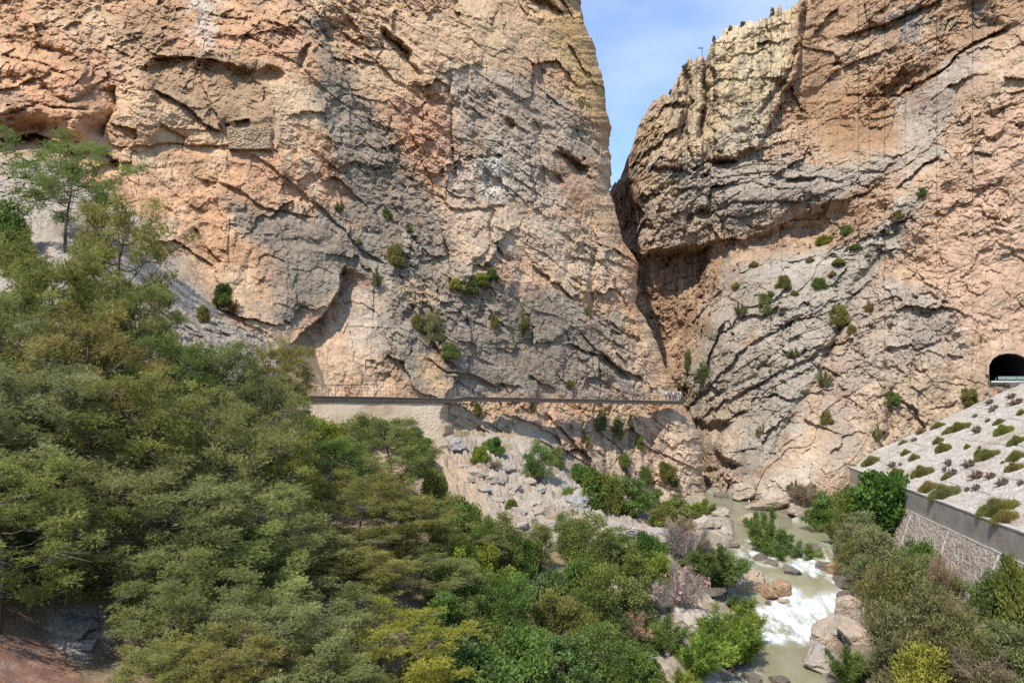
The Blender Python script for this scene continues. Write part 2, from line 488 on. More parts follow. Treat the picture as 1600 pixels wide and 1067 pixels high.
L_STAMPS = [
    ('poly', [(-260, 60), (-40, 62), (60, 72), (110, 84), (146, 112), (160, 150), (176, 172), (168, 200), (150, 214), (140, 234), (90, 232), (58, 208), (20, 215), (-40, 225), (-260, 240)], -4.2, 46),
    ('step', [(-60, 226), (20, 216), (56, 208), (100, 228), (140, 236)], 3.8, 30),
    ('step', [(176, 130), (180, 172), (168, 196), (156, 222)], 2.4, 20),
    ('step', [(100, 232), (150, 238), (190, 252), (212, 250)], 1.4, 30),
    ('step', [(138, 266), (170, 254), (186, 246)], 1.6, 22),
    ('crack', [(0, 90), (70, 105), (130, 140)], 1.0, 3.5), ('crack', [(60, 135), (110, 158), (150, 138)], 1.2, 4),
    ('crack', [(0, 180), (60, 165), (150, 172)], 0.9, 3), ('crack', [(20, 20), (60, 70), (110, 90)], 0.9, 4),
    ('poly', [(215, 100), (300, 92), (400, 98), (425, 150), (412, 190), (350, 206), (318, 196), (240, 140)], 1.7, 22),
    ('step', [(225, 96), (300, 90), (345, 97), (402, 108)], 1.7, 34),
    ('step', [(240, 140), (285, 168), (318, 196), (350, 206)], 1.9, 18),
    ('step', [(250, 192), (280, 212), (290, 216)], 1.2, 14),
    ('step', [(150, 226), (250, 224), (340, 228), (430, 220)], 0.9, 22),
    ('ell', [(422, 118)], 2.6, 24, 16, 10), ('ell', [(474, 90)], 2.4, 26, 9, -65), ('ell', [(436, 60)], 1.2, 14, 10, 0),
    ('ell', [(625, 82)], 4.2, 50, 12, 47), ('step', [(592, 52), (622, 70), (660, 112)], 1.6, 16),
    ('ell', [(897, 262)], 4.6, 42, 18, 52), ('step', [(862, 238), (885, 236), (920, 262)], 1.6, 14),
    ('ell', [(840, 10)], 4.2, 40, 16, 15), ('ell', [(890, 5)], 4.0, 18, 22, 80), ('ell', [(800, 190)], 1.5, 16, 8, 40), ('ell', [(868, 280)], 1.8, 12, 9, 30),
    ('up', [(486, 20), (520, 95), (572, 190), (640, 280), (688, 360), (704, 425)], 1.8, 40),
    ('up', [(560, 60), (600, 115), (660, 160), (720, 190)], 1.3, 26),
    ('step', [(360, 230), (430, 262), (520, 340), (570, 392), (610, 418)], 1.0, 26),
    ('step', [(300, 275), (360, 300), (420, 326), (500, 340)], 0.9, 20),
    ('step', [(300, 352), (326, 388), (352, 410)], 1.2, 12), ('ell', [(318, 358)], 1.0, 12, 10, 30),
    ('up', [(452, 548), (472, 522), (506, 486), (528, 458), (542, 432)], -0.7, 40),
    ('step', [(430, 572), (448, 548), (478, 516), (506, 484), (528, 452), (548, 414)], 3.8, 48),
    ('step', [(640, 470), (668, 520), (690, 560), (716, 575)], 1.3, 16),
    ('step', [(660, 560), (700, 580), (755, 590), (790, 612)], 0.9, 14),
    ('step', [(690, 585), (760, 596), (820, 606)], 0.7, 10),
    ('step', [(880, 530), (930, 550), (975, 575), (1005, 600)], 1.8, 18), ('step', [(900, 515), (935, 545), (985, 590)], 1.1, 12),
    ('step', [(950, 500), (975, 520), (1012, 540)], 0.9, 14), ('step', [(880, 400), (930, 410), (990, 420)], 0.9, 20),
    ('step', [(705, 420), (760, 424), (800, 436), (850, 440)], -1.2, 30),
    ('step', [(700, 318), (760, 325), (790, 318)], 0.8, 16), ('step', [(700, 238), (745, 246), (790, 240)], 0.6, 16),
    ('crack', [(768, 320), (772, 380), (800, 420)], 1.0, 3), ('crack', [(838, 180), (850, 270), (862, 330)], 0.8, 4),
    ('crack', [(700, 110), (706, 210), (712, 300)], 0.9, 4), ('crack', [(930, 380), (920, 450), (940, 520)], 0.9, 4),
    ('step', [(780, 640), (850, 668), (910, 720), (960, 760)], 0.9, 14), ('step', [(848, 640), (900, 690), (918, 706)], 1.6, 10),
    ('step', [(740, 660), (800, 690), (870, 740)], 0.8, 12), ('step', [(930, 655), (960, 690), (1000, 735)], 0.8, 10),
    ('crack', [(915, 650), (912, 700), (922, 745)], 1.1, 4), ('crack', [(940, 640), (944, 720), (950, 770)], 0.9, 4), ('crack', [(1010, 660), (1016, 720), (1024, 770)], 0.9, 4),
]
G_MAIN = [(352, 300), (420, 326), (520, 330), (560, 372), (640, 400), (700, 430), (770, 430), (850, 446), (905, 470), (960, 500), (1012, 590), (1000, 626), (720, 626), (640, 610), (606, 560), (600, 470), (548, 440), (500, 474), (452, 530), (432, 480), (400, 400)]
G_DIAG = [(484, 20), (506, 30), (540, 100), (600, 190), (650, 270), (700, 350), (724, 436), (640, 436), (560, 390), (530, 310), (512, 200)]
G_UP = [(690, 120), (780, 110), (870, 120), (930, 190), (940, 250), (868, 300), (856, 340), (800, 320), (760, 250), (712, 230)]
L_ZONES = [
    ([(540, 0), (860, 0), (900, 110), (720, 120), (600, 150)], TAN, 30, 0.7),
    ([(690, 230), (800, 220), (860, 330), (960, 380), (980, 470), (860, 430), (700, 420), (690, 300)], (0.53, 0.40, 0.28), 30, 0.75),
    ([(-300, 240), (60, 240), (150, 290), (250, 380), (330, 470), (440, 560), (440, 640), (-300, 640)], LGREY, 18, 0.85),
    (G_DIAG, GREY, 20, 0.84), (G_MAIN, GREY, 24, 0.86), (G_UP, (0.36, 0.315, 0.25), 26, 0.7),
    ([(745, 240), (785, 244), (782, 318), (750, 316)], (0.58, 0.52, 0.43), 10, 0.8), ([(704, 240), (745, 238), (740, 300), (706, 300)], (0.54, 0.44, 0.33), 12, 0.6),
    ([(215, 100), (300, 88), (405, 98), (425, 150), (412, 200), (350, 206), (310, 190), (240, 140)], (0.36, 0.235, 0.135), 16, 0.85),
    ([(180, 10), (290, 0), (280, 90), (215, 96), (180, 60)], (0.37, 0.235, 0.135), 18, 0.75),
    ([(300, -40), (335, -40), (338, 70), (316, 78), (300, 40)], (0.57, 0.48, 0.39), 9, 0.75),
    ([(0, 60), (100, 80), (160, 130), (170, 200), (100, 235), (0, 220)], (0.53, 0.285, 0.15), 25, 0.7),
    ([(600, 145), (690, 150), (720, 260), (690, 280), (640, 240)], (0.50, 0.27, 0.165), 18, 0.6),
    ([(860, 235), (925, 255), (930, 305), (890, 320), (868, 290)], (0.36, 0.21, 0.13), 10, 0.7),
    ([(830, -20), (900, -20), (918, 60), (950, 180), (925, 190), (890, 120), (850, 60)], (0.50, 0.33, 0.13), 14, 0.7),
    ([(455, 555), (505, 490), (545, 440), (556, 500), (600, 580), (600, 610), (470, 612)], (0.52, 0.37, 0.24), 14, 0.6),
    ([(535, 440), (592, 440), (602, 530), (560, 540)], (0.40, 0.33, 0.26), 14, 0.7),
    ([(660, 560), (690, 540), (700, 615), (668, 615)], (0.55, 0.36, 0.19), 10, 0.8), ([(640, 440), (690, 450), (690, 480), (640, 490)], (0.52, 0.37, 0.22), 10, 0.7),
    ([(930, 530), (1000, 560), (1046, 600), (1056, 622), (1000, 622), (960, 570)], (0.50, 0.35, 0.22), 12, 0.7),
    ([(700, 640), (1105, 640), (1110, 840), (700, 840)], (0.53, 0.40, 0.275), 14, 0.85),
    ([(830, 650), (880, 655), (930, 700), (900, 720)], (0.52, 0.31, 0.2), 12, 0.6), ([(960, 640), (1020, 650), (1040, 720), (980, 730)], (0.53, 0.34, 0.21), 14, 0.6),
    ([(840, 690), (900, 720), (960, 790), (860, 780)], (0.36, 0.32, 0.265), 14, 0.7),
]
TUN = [(1546, 600), (1544, 585), (1545, 570), (1551, 560), (1561, 554), (1573, 552), (1588, 553), (1599, 558), (1608, 566), (1612, 580), (1612, 600)]

rows = np.r_[np.arange(-240, -10, 6.0), np.arange(-10, 836, 1.5)]
eg = np.interp(rows, EDGE_Y, EDGE_X) + jag(rows, 4)
u = np.linspace(0, 1, 760)
colA = np.arange(-480, -24, 7.0)
PXm = np.concatenate([np.repeat(colA[None], len(rows), 0), -24 + (eg[:, None] + 24) * u[None]], 1)
PYm = np.repeat(rows[:, None], PXm.shape[1], 1)
nr, nc = PXm.shape
px, py = PXm.ravel(), PYm.ravel()
rx, rz = ray(px, py)
d = L_depth(np.c_[px, py])
P0 = np.stack([rx * d, d, rz * d], 1).astype(np.float32)
ed = (eg[:, None] - PXm).ravel()
lo_px = np.interp(px, [-100, 300], [1, 1])
LSLOPE = [(-600, 226), (0, 258), (60, 286), (150, 312), (250, 398), (330, 466), (400, 520), (456, 566), (480, 700), (480, 900), (-600, 900)]
wS = style(px, py, P0, [(LSLOPE, 1.0, 12)], -1.0, 301)
wB = style(px, py, P0, [([(700, 380), (1000, 380), (1110, 640), (1110, 840), (690, 840), (690, 560)], 0.9, 40), ([(360, 300), (560, 330), (640, 420), (600, 560), (440, 560)], 0.15, 40), ([(690, 110), (930, 110), (960, 330), (700, 330)], 0.9, 40),
     ([(-300, 0), (300, 0), (350, 240), (-300, 240)], 0.35, 40), ([(500, 460), (600, 440), (640, 620), (460, 620)], 0.1, 20)], 0.55, 303)
wF = style(px, py, P0, [([(540, 440), (600, 440), (606, 560), (550, 560)], 0.6, 12), ([(280, -20), (350, -20), (340, 80), (290, 80)], 0.5, 14), ([(920, 640), (1040, 640), (1040, 780), (920, 780)], 0.5, 20)], -0.6, 305)
d = d + 5.5 * np.exp(-ed / 13.0) + rock_relief(P0, M_L, 10, wB, wF, wS)
d = stamp(d, px, py, P0, L_STAMPS, 10)
PATCH_D = float(L_depth(np.array([[392.0, 214.0]]))[0]) + 0.4
pm = smooth(-12, 3, poly_sd(px, py, [(350, 193), (432, 193), (432, 236), (350, 236)]))
d = lerp(d, np.clip(d, PATCH_D + 0.3, PATCH_D + 0.9), pm)
ddeck = deck_d(rx)
zz = rz * d
near = smooth(4.2, 2.6, np.abs(zz - 1.2) ) * (px > 440)
d = np.where(near > 0, np.maximum(d, lerp(d, ddeck + 1.75, near)), d)
PL = np.stack([rx * d, d, rz * d], 1).astype(np.float32)
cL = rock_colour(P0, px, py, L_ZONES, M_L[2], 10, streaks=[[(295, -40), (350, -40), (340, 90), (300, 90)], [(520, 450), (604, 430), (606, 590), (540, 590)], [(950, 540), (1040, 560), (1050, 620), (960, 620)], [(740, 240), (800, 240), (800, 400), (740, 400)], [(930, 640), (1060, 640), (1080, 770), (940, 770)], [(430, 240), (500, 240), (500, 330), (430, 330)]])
# the face turns the corner into the gorge, and closes over the top
G = PL.reshape(nr, nc, 3); C = cL.reshape(nr, nc, 3)
e0 = G[:, -1]
wraps = []
for (dx, dy) in [(0.6, 3), (0.8, 7), (0.6, 12), (-0.5, 18), (-2, 25), (-4, 33), (-7, 45), (-11, 62), (-15, 85), (-18, 115)]:
    q = e0 + np.array([dx, dy, 0])
    q[:, 0] += 0.9 * fbm(q, 3.0, 4, off=33) + 0.5 * (blocks(q, M_L, (4, 3, 1.6), 37)[0])
    wraps.append(q)
G = np.concatenate([G] + [w[:, None] for w in wraps], 1)
C = np.concatenate([C] + [C[:, -1 - 3 * k][:, None] for k in range(len(wraps))], 1)
top = G[0]
tops = [top + np.array([0, dy, dz]) for dy, dz in [(3, 0.5), (10, 1.0), (40, 2.0)]]
G = np.concatenate([np.stack(tops[::-1]), G], 0); C = np.concatenate([np.repeat(C[:1], 3, 0), C], 0)
F = grid_faces(*G.shape[:2])
me = np_mesh("cliff_terrain", G.reshape(-1, 3), F, [rock_mat], False, cols={"base": C.reshape(-1, 3)})
cliff_l = tag(link("cliff_terrain", me), "tall ochre and grey limestone cliff above the boardwalk", kind="structure")

# ---- right cliff
SKY_X = [900, 930, 951, 966, 975, 985, 993, 1003, 1012, 1024, 1036, 1047, 1054, 1062, 1068, 1074, 1086, 1096, 1102, 1108, 1116, 1124, 1133, 1150, 1172, 1194, 1215, 1240, 1262, 1300, 1400, 1600, 2000]
SKY_Y = [330, 318, 304, 284, 262, 236, 212, 190, 172, 156, 151, 146, 128, 118, 112, 98, 94, 92, 90, 72, 62, 58, 46, 40, 30, 22, 14, 5, -4, -40, -120, -210, -230]
rp = [  # px, py, depth
    (900, 330, 235), (900, 600, 200), (900, 800, 190), (950, 310, 200), (950, 420, 185), (950, 600, 178), (950, 800, 172),
    (985, 240, 177), (985, 300, 171), (985, 420, 168), (985, 560, 165), (985, 780, 160),
    (1030, 160, 173), (1030, 300, 163), (1030, 420, 163), (1030, 560, 160), (1060, 640, 150), (1060, 780, 143),
    (1060, 120, 170), (1070, 300, 158), (1070, 420, 160), (1075, 520, 156), (1080, 600, 140), (1090, 680, 134), (1110, 755, 127), (1090, 830, 128),
    (1115, 65, 168), (1120, 200, 161), (1120, 300, 153), (1115, 400, 155), (1112, 470, 150), (1110, 500, 142), (1110, 560, 136), (1140, 640, 126), (1150, 720, 119), (1150, 830, 114),
    (1190, 25, 165), (1190, 150, 159), (1190, 260, 153), (1190, 320, 148.5), (1190, 380, 149), (1180, 430, 138), (1190, 500, 131), (1190, 600, 123), (1195, 700, 114), (1195, 790, 106), (1195, 840, 102),
    (1260, -5, 162), (1260, 120, 158), (1260, 250, 148), (1260, 300, 143.5), (1270, 360, 143.5), (1270, 420, 134), (1260, 500, 128), (1260, 600, 120), (1260, 700, 112), (1265, 780, 102), (1265, 840, 98),
    (1330, -60, 158), (1340, 60, 154), (1340, 200, 149), (1340, 280, 138), (1340, 400, 131), (1330, 500, 124), (1330, 600, 118), (1345, 720, 108), (1340, 780, 108), (1340, 840, 107),
    (1420, -100, 150), (1420, 60, 147), (1420, 180, 144), (1430, 260, 133), (1430, 400, 125), (1430, 520, 119), (1430, 680, 112.5), (1430, 840, 111.5),
    (1500, -150, 142), (1500, 40, 139), (1500, 150, 133), (1500, 300, 125), (1500, 450, 119.5), (1500, 620, 115.5), (1500, 840, 112),
    (1600, -200, 137), (1600, 40, 130), (1600, 200, 124), (1600, 400, 119), (1600, 560, 116.6), (1600, 620, 116.2), (1600, 840, 115),
    (1800, -200, 134), (1800, 200, 122), (1800, 600, 115.5), (1800, 840, 114.5), (2050, -200, 132), (2050, 600, 115), (2050, 840, 114),
]
R_depth = tps([(a, b) for a, b, c in rp], [c for a, b, c in rp])
R_STAMPS = [
    ('poly', [(1112, 40), (1262, -40), (1250, 100), (1212, 180), (1190, 236), (1116, 250)], -3.4, 6), ('poly', [(1079, 84), (1103, 80), (1099, 262), (1077, 262)], -2.6, 4), ('poly', [(1026, 140), (1064, 108), (1066, 268), (1018, 268)], -2.2, 6),
    ('poly', [(990, 200), (1012, 170), (1010, 262), (982, 262)], -1.8, 5), ('poly', [(1140, 60), (1178, 40), (1172, 200), (1138, 210)], -0.9, 4), ('poly', [(1196, 30), (1230, 10), (1222, 120), (1192, 160)], -0.9, 4),
    ('step', [(1000, 300), (1080, 292), (1170, 286), (1260, 296)], 0.9, 12), ('step', [(1060, 330), (1150, 318), (1250, 312), (1330, 296)], 0.9, 10), ('step', [(1100, 278), (1200, 272), (1280, 284)], 0.8, 8),
    ('poly', [(1236, 200), (1256, 60), (1262, -60), (1480, -80), (1580, 40), (1500, 110), (1450, 140), (1396, 240), (1300, 246)], 3.0, 30),
    ('step', [(1262, -20), (1252, 60), (1240, 130), (1205, 190)], -2.5, 26), ('step', [(1300, 60), (1360, 40), (1430, 20), (1500, -20)], 1.6, 30),
    ('step', [(1280, 140), (1340, 96), (1400, 70)], 1.4, 20), ('step', [(1300, 190), (1390, 110), (1450, 80)], -1.8, 22), ('step', [(1380, 160), (1450, 120), (1520, 70), (1590, 30)], 2.2, 26),
    ('step', [(1330, 236), (1380, 230), (1404, 160), (1480, 106), (1560, 50)], -2.0, 16),
    ('up', [(985, 330), (1060, 290), (1130, 268), (1200, 262), (1290, 276), (1350, 276), (1450, 246)], 1.5, 26),
    ('step', [(1000, 402), (1060, 390), (1130, 376), (1200, 360), (1270, 330), (1330, 310), (1392, 272)], 1.5, 60),
    ('up', [(1096, 486), (1128, 436), (1160, 414), (1230, 402), (1300, 384), (1360, 350), (1420, 306)], 3.6, 60),
    ('poly', [(1000, 398), (1060, 388), (1130, 374), (1200, 358), (1270, 330), (1330, 312), (1340, 340), (1300, 368), (1226, 396), (1160, 410), (1126, 434), (1096, 484), (1064, 560), (1058, 640), (1010, 640), (985, 480)], 2.0, 18),
    ('poly', [(980, 398), (1060, 388), (1118, 384), (1106, 440), (1088, 492), (1064, 560), (1058, 650), (1004, 640), (980, 480)], 7.0, 13),
    ('poly', [(1060, 640), (1100, 660), (1150, 650), (1120, 700), (1165, 730), (1120, 752), (1060, 760)], 4.0, 12),
    ('up', [(1066, 570), (1100, 520), (1126, 452)], 3.0, 20),
    ('step', [(1400, 300), (1440, 262), (1468, 246)], 2.0, 12), ('step', [(1464, 300), (1500, 236), (1560, 130), (1600, 70)], -1.6, 30),
    ('crack', [(1103, 80), (1102, 150), (1098, 240)], 2.6, 5), ('crack', [(1076, 110), (1074, 160), (1072, 230)], 2.0, 5), ('crack', [(1150, 40), (1146, 100), (1140, 140)], 1.0, 4),
    ('crack', [(1205, 20), (1200, 110), (1186, 170)], 0.9, 3), ('crack', [(1166, 60), (1160, 130)], 0.6, 3), ('step', [(1140, 84), (1180, 82), (1200, 70)], 0.9, 12),
    ('crack', [(1245, 70), (1222, 130), (1200, 160), (1186, 200)], 1.6, 5),
    ('ell', [(1130, 256)], 4.0, 22, 10, -4), ('ell', [(1063, 267)], 2.4, 7, 6, 0), ('ell', [(1022, 268)], 2.2, 8, 6, 0), ('ell', [(1002, 312)], 3.0, 9, 9, 0), ('ell', [(967, 314)], 3.0, 8, 8, 0),
    ('ell', [(1098, 330)], 3.0, 14, 8, -30), ('ell', [(1076, 345)], 3.0, 6, 12, 0), ('ell', [(1250, 283)], 2.4, 26, 7, -6), ('ell', [(1183, 355)], 1.6, 16, 3, 0),
    ('ell', [(1310, 102)], 2.2, 10, 7, 0), ('ell', [(1410, 136)], 3.0, 40, 12, -35), ('ell', [(1212, 288)], 1.4, 8, 5, 0), ('ell', [(1010, 355)], 2.0, 14, 8, 20),
    ('step', [(1062, 650), (1120, 590), (1180, 530), (1240, 500), (1310, 480)], 1.6, 14), ('up', [(1070, 630), (1120, 570), (1170, 520), (1200, 490)], 1.6, 14),
    ('step', [(1080, 668), (1150, 620), (1220, 580), (1270, 556), (1340, 520)], 1.7, 16), ('up', [(1090, 650), (1150, 606), (1230, 562), (1280, 545)], 1.5, 12),
    ('step', [(1120, 520), (1150, 498), (1190, 490), (1220, 470)], 1.6, 18), ('step', [(1200, 512), (1260, 490), (1330, 460), (1370, 430)], 0.9, 10),
    ('step', [(1100, 600), (1116, 612), (1118, 596)], 2.0, 12), ('step', [(1180, 640), (1220, 600), (1290, 560)], 0.8, 12),
    ('crack', [(1430, 300), (1400, 360), (1340, 440), (1300, 540), (1240, 660), (1190, 740)], 1.6, 7), ('crack', [(1390, 610), (1388, 660), (1372, 720)], 1.6, 5), ('crack', [(1330, 470), (1300, 540), (1290, 600)], 1.0, 5),
    ('step', [(1426, 548), (1460, 538), (1470, 528)], 1.0, 10), ('step', [(1480, 552), (1512, 552)], 1.1, 10), ('crack', [(1428, 555), (1428, 575), (1438, 584), (1452, 582)], 0.9, 2.5),
    ('step', [(1420, 466), (1450, 462), (1480, 470)], 0.8, 10), ('step', [(1560, 400), (1600, 392)], 0.8, 10), ('step', [(1510, 300), (1570, 280)], 0.8, 10),
    ('step', [(1450, 640), (1480, 636), (1496, 620)], 0.7, 8), ('poly', [(1100, 690), (1140, 670), (1160, 720), (1130, 750), (1098, 740)], -1.6, 14),
    ('poly', [(1200, 715), (1240, 712), (1270, 770), (1265, 812), (1190, 790), (1150, 764)], -1.2, 18),
]
R_ZONES = [
    ([(1100, 60), (1262, -10), (1252, 80), (1210, 180), (1190, 250), (1110, 240)], (0.60, 0.465, 0.27), 16, 0.9),
    ([(1010, 190), (1060, 110), (1108, 90), (1108, 240), (1010, 250)], (0.51, 0.385, 0.235), 16, 0.7),
    ([(1130, 170), (1205, 150), (1200, 250), (1130, 250)], LGREY, 22, 0.55),
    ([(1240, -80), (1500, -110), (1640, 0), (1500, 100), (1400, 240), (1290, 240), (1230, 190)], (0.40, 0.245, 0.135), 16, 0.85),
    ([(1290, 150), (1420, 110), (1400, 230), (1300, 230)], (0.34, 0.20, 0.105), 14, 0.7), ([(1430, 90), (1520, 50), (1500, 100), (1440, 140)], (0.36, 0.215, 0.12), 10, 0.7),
    ([(1392, 20), (1440, 0), (1436, 70), (1400, 82)], (0.27, 0.24, 0.22), 9, 0.85), ([(1400, 160), (1500, 90), (1540, 70), (1500, 160), (1470, 240), (1400, 240)], (0.40, 0.33, 0.26), 12, 0.8),
    ([(1300, 60), (1380, 50), (1390, 110), (1310, 130)], (0.50, 0.36, 0.24), 14, 0.6),
    ([(1000, 272), (1100, 250), (1260, 256), (1340, 262), (1400, 250), (1470, 240), (1390, 280), (1330, 316), (1200, 372), (1120, 372), (1060, 300)], (0.325, 0.285, 0.23), 16, 0.85),
    ([(1120, 320), (1240, 305), (1240, 355), (1130, 375)], (0.26, 0.225, 0.18), 14, 0.7),
    ([(960, 320), (1060, 310), (1110, 380), (1020, 400), (980, 380)], (0.42, 0.325, 0.25), 14, 0.7),
    ([(985, 392), (1060, 386), (1200, 358), (1392, 272), (1340, 356), (1160, 412), (1096, 486), (1060, 570), (1020, 560)], (0.38, 0.235, 0.138), 12, 0.85),
    ([(1130, 420), (1330, 380), (1420, 300), (1450, 300), (1380, 430), (1310, 540), (1230, 690), (1180, 760), (1060, 680), (1080, 580), (1110, 490)], (0.35, 0.305, 0.24), 16, 0.88),
    ([(1170, 420), (1330, 385), (1410, 310), (1380, 380), (1240, 440)], (0.45, 0.395, 0.325), 12, 0.6),
    ([(1120, 440), (1160, 420), (1170, 450), (1110, 470)], (0.48, 0.34, 0.26), 10, 0.5),
    ([(1110, 510), (1190, 480), (1230, 510), (1150, 590), (1110, 610)], (0.37, 0.29, 0.215), 12, 0.5),
    ([(1060, 650), (1170, 610), (1150, 740), (1100, 760)], (0.44, 0.325, 0.225), 14, 0.6), ([(1110, 740), (1280, 720), (1270, 830), (1110, 800)], (0.52, 0.43, 0.33), 12, 0.7),
    ([(1320, 480), (1360, 440), (1500, 460), (1460, 600), (1380, 720), (1290, 740), (1270, 640)], (0.365, 0.285, 0.215), 20, 0.75),
    ([(1390, 440), (1510, 470), (1500, 560), (1400, 560)], (0.33, 0.285, 0.235), 16, 0.5),
    ([(1470, 300), (1600, 110), (1640, 100), (1640, 560), (1520, 520), (1440, 420)], (0.53, 0.345, 0.23), 24, 0.75),
    ([(1340, 640), (1420, 560), (1500, 600), (1500, 640), (1340, 740)], (0.51, 0.36, 0.215), 16, 0.5),
    ([(1190, 330), (1250, 315), (1245, 345), (1200, 360)], (0.46, 0.33, 0.25), 8, 0.5),
]
cpx = np.r_[np.arange(900, 1640, 1.4), np.arange(1641, 2050, 8.0)]
def steps(x, w, off): return hsh(np.floor(x / w + 0.35 * np.sin(x / 17.0 + off)), np.full(len(x), off)) - 0.5
sk = np.interp(cpx, SKY_X, SKY_Y) + (jag(cpx * 0.7, 9) * 1.1 + 11 * steps(cpx, 21, 3) + 7 * steps(cpx, 8, 5)) * np.interp(cpx, [940, 1000, 1262], [0.6, 1.0, 1.0])
vN = np.linspace(0, 1, 640)
PYm = sk[None] + (842 - sk[None]) * vN[:, None]
PXm = np.repeat(cpx[None], len(vN), 0)
nr, nc = PXm.shape
px, py = PXm.ravel(), PYm.ravel()
rx, rz = ray(px, py)
d = R_depth(np.c_[px, py])
P0 = np.stack([rx * d, d, rz * d], 1).astype(np.float32)
far_sc = np.interp(px, [950, 1100, 1400, 1600], [1.6, 1.5, 1.1, 0.9])
sd_top = (py - np.repeat(sk[None], nr, 0).ravel())
FLUTE = [(1040, 120), (1110, 60), (1180, 10), (1262, -20), (1256, 60), (1205, 190), (1180, 250), (1040, 250)]
PINKC = [(1400, 420), (1470, 290), (1600, 90), (2000, -100), (2000, 700), (1500, 640), (1380, 720), (1330, 640)]
BEDC = [(1060, 640), (1110, 480), (1330, 380), (1440, 290), (1400, 400), (1300, 560), (1200, 760), (1080, 700)]
wB = style(px, py, P0, [(BEDC, 1.0, 25), (PINKC, 0.22, 30), (FLUTE, 0.12, 20), ([(980, 250), (1440, 240), (1390, 290), (1200, 370), (980, 400)], 0.95, 25), ([(980, 410), (1200, 380), (1120, 440), (1060, 560), (980, 560)], 0.2, 20)], 0.6, 311)
wF = style(px, py, P0, [(FLUTE, 1.0, 18), ([(1000, 400), (1220, 380), (1100, 470), (1000, 480)], 0.5, 20), ([(1380, -60), (1460, -60), (1440, 90), (1390, 90)], 0.6, 20)], -0.6, 313)
wS = np.zeros_like(wB)
relR = rock_relief(P0, M_R, 30, wB, wF, wS)
d = d + 3.0 * np.exp(-sd_top / 4.0) + relR * far_sc
d = stamp(d, px, py, P0, R_STAMPS, 30)
tsd = poly_sd(px, py, [(x, y) for x, y in TUN])
tz = smooth(26, 6, -tsd)
d = lerp(d, 116.5 + 0.25 * relR, tz)
PR = np.stack([rx * d, d, rz * d], 1).astype(np.float32)
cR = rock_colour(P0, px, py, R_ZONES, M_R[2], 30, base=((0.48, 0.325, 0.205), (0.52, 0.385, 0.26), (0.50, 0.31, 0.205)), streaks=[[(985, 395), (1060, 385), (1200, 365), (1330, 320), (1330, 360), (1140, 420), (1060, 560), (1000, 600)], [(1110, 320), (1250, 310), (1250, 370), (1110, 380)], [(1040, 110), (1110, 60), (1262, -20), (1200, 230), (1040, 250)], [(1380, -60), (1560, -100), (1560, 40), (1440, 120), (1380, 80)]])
G = PR.reshape(nr, nc, 3); C = cR.reshape(nr, nc, 3)
top = G[0]
tops = [top + np.stack([np.full(nc, 0.12 * dy), np.full(nc, float(dy)), dz + 0.05 * dy * fbm(top + dy, 6, 3, off=77)], 1) for dy, dz in [(3, 0.0), (8, -0.6), (18, -2.5), (40, -7), (70, -14)]]
G = np.concatenate([np.stack(tops[::-1]), G], 0); C = np.concatenate([np.repeat(C[:1], 5, 0), C], 0)
F = grid_faces(*G.shape[:2])
fc_in = np.zeros(len(F), bool)
tin = np.concatenate([np.zeros(5 * nc, bool), tsd > 0])
F = F[~tin[F].all(1)]
me = np_mesh("cliff_terrain", G.reshape(-1, 3), F, [rock_mat], False, cols={"base": C.reshape(-1, 3)})
cliff_r = tag(link("cliff_terrain", me), "folded grey and orange limestone cliff around the tunnel mouth", kind="structure")
# ------------------------------------------------------------------ looking up points on the cliffs
_LG = (rows, np.concatenate([np.repeat(colA[None], len(rows), 0), -24 + (eg[:, None] + 24) * u[None]], 1), PL)
_RG = (cpx, sk, PR)
def on_left(px_, py_):
    i = int(np.clip(np.searchsorted(_LG[0], py_), 0, len(_LG[0]) - 1)); j = int(np.clip(np.searchsorted(_LG[1][i], px_), 0, _LG[1].shape[1] - 1))
    return _LG[2][i * _LG[1].shape[1] + j].astype(float)
def on_right(px_, py_):
    j = int(np.clip(np.searchsorted(cpx, px_), 0, len(cpx) - 1)); i = int(np.clip(round((py_ - sk[j]) / (842 - sk[j]) * 639), 0, 639))
    return PR[i * len(cpx) + j].astype(float)

# ------------------------------------------------------------------ river: banks at photo positions, water level falling towards the camera
RIV = [(742, 1098, 1122, -16.4), (755, 1101, 1126, -16.5), (775, 1104, 1152, -16.55), (795, 1118, 1196, -16.6), (815, 1148, 1256, -16.7), (835, 1150, 1296, -16.9), (855, 1142, 1300, -17.2),
       (875, 1140, 1300, -17.8), (895, 1142, 1306, -18.3), (915, 1150, 1316, -18.9), (935, 1160, 1322, -19.7), (960, 1172, 1316, -20.3), (985, 1180, 1292, -20.6),
       (1010, 1178, 1270, -20.8), (1035, 1166, 1266, -20.9), (1067, 1130, 1290, -21.0), (1120, 1060, 1320, -21.1), (1200, 1000, 1350, -21.2)]
rv = []
for py_, l_, r_, z_ in RIV:
    _, b = ray(1200, py_); dd = z_ / float(b)
    rv.append((dd, float(ray(l_, py_)[0]) * dd, float(ray(r_, py_)[0]) * dd, z_))
rv = [(185, 27, 36, -16.2), (160, 31.5, 38, -16.3)] + rv
rv = np.array(sorted(rv))
def riv(y): return np.interp(y, rv[:, 0], rv[:, 1]), np.interp(y, rv[:, 0], rv[:, 2]), np.interp(y, rv[:, 0], rv[:, 3])

# retaining wall line in plan
WZ = -10.8
def _w(px_, py_):
    a, b = ray(px_, py_); dd = WZ / float(b); return np.array([float(a) * dd, dd])
WA, WB = _w(1334, 732), _w(1600, 832)
WDIR = (WB - WA) / np.linalg.norm(WB - WA)
def wall_x(y): return WA[0] + (WB[0] - WA[0]) * (y - WA[1]) / (WB[1] - WA[1])

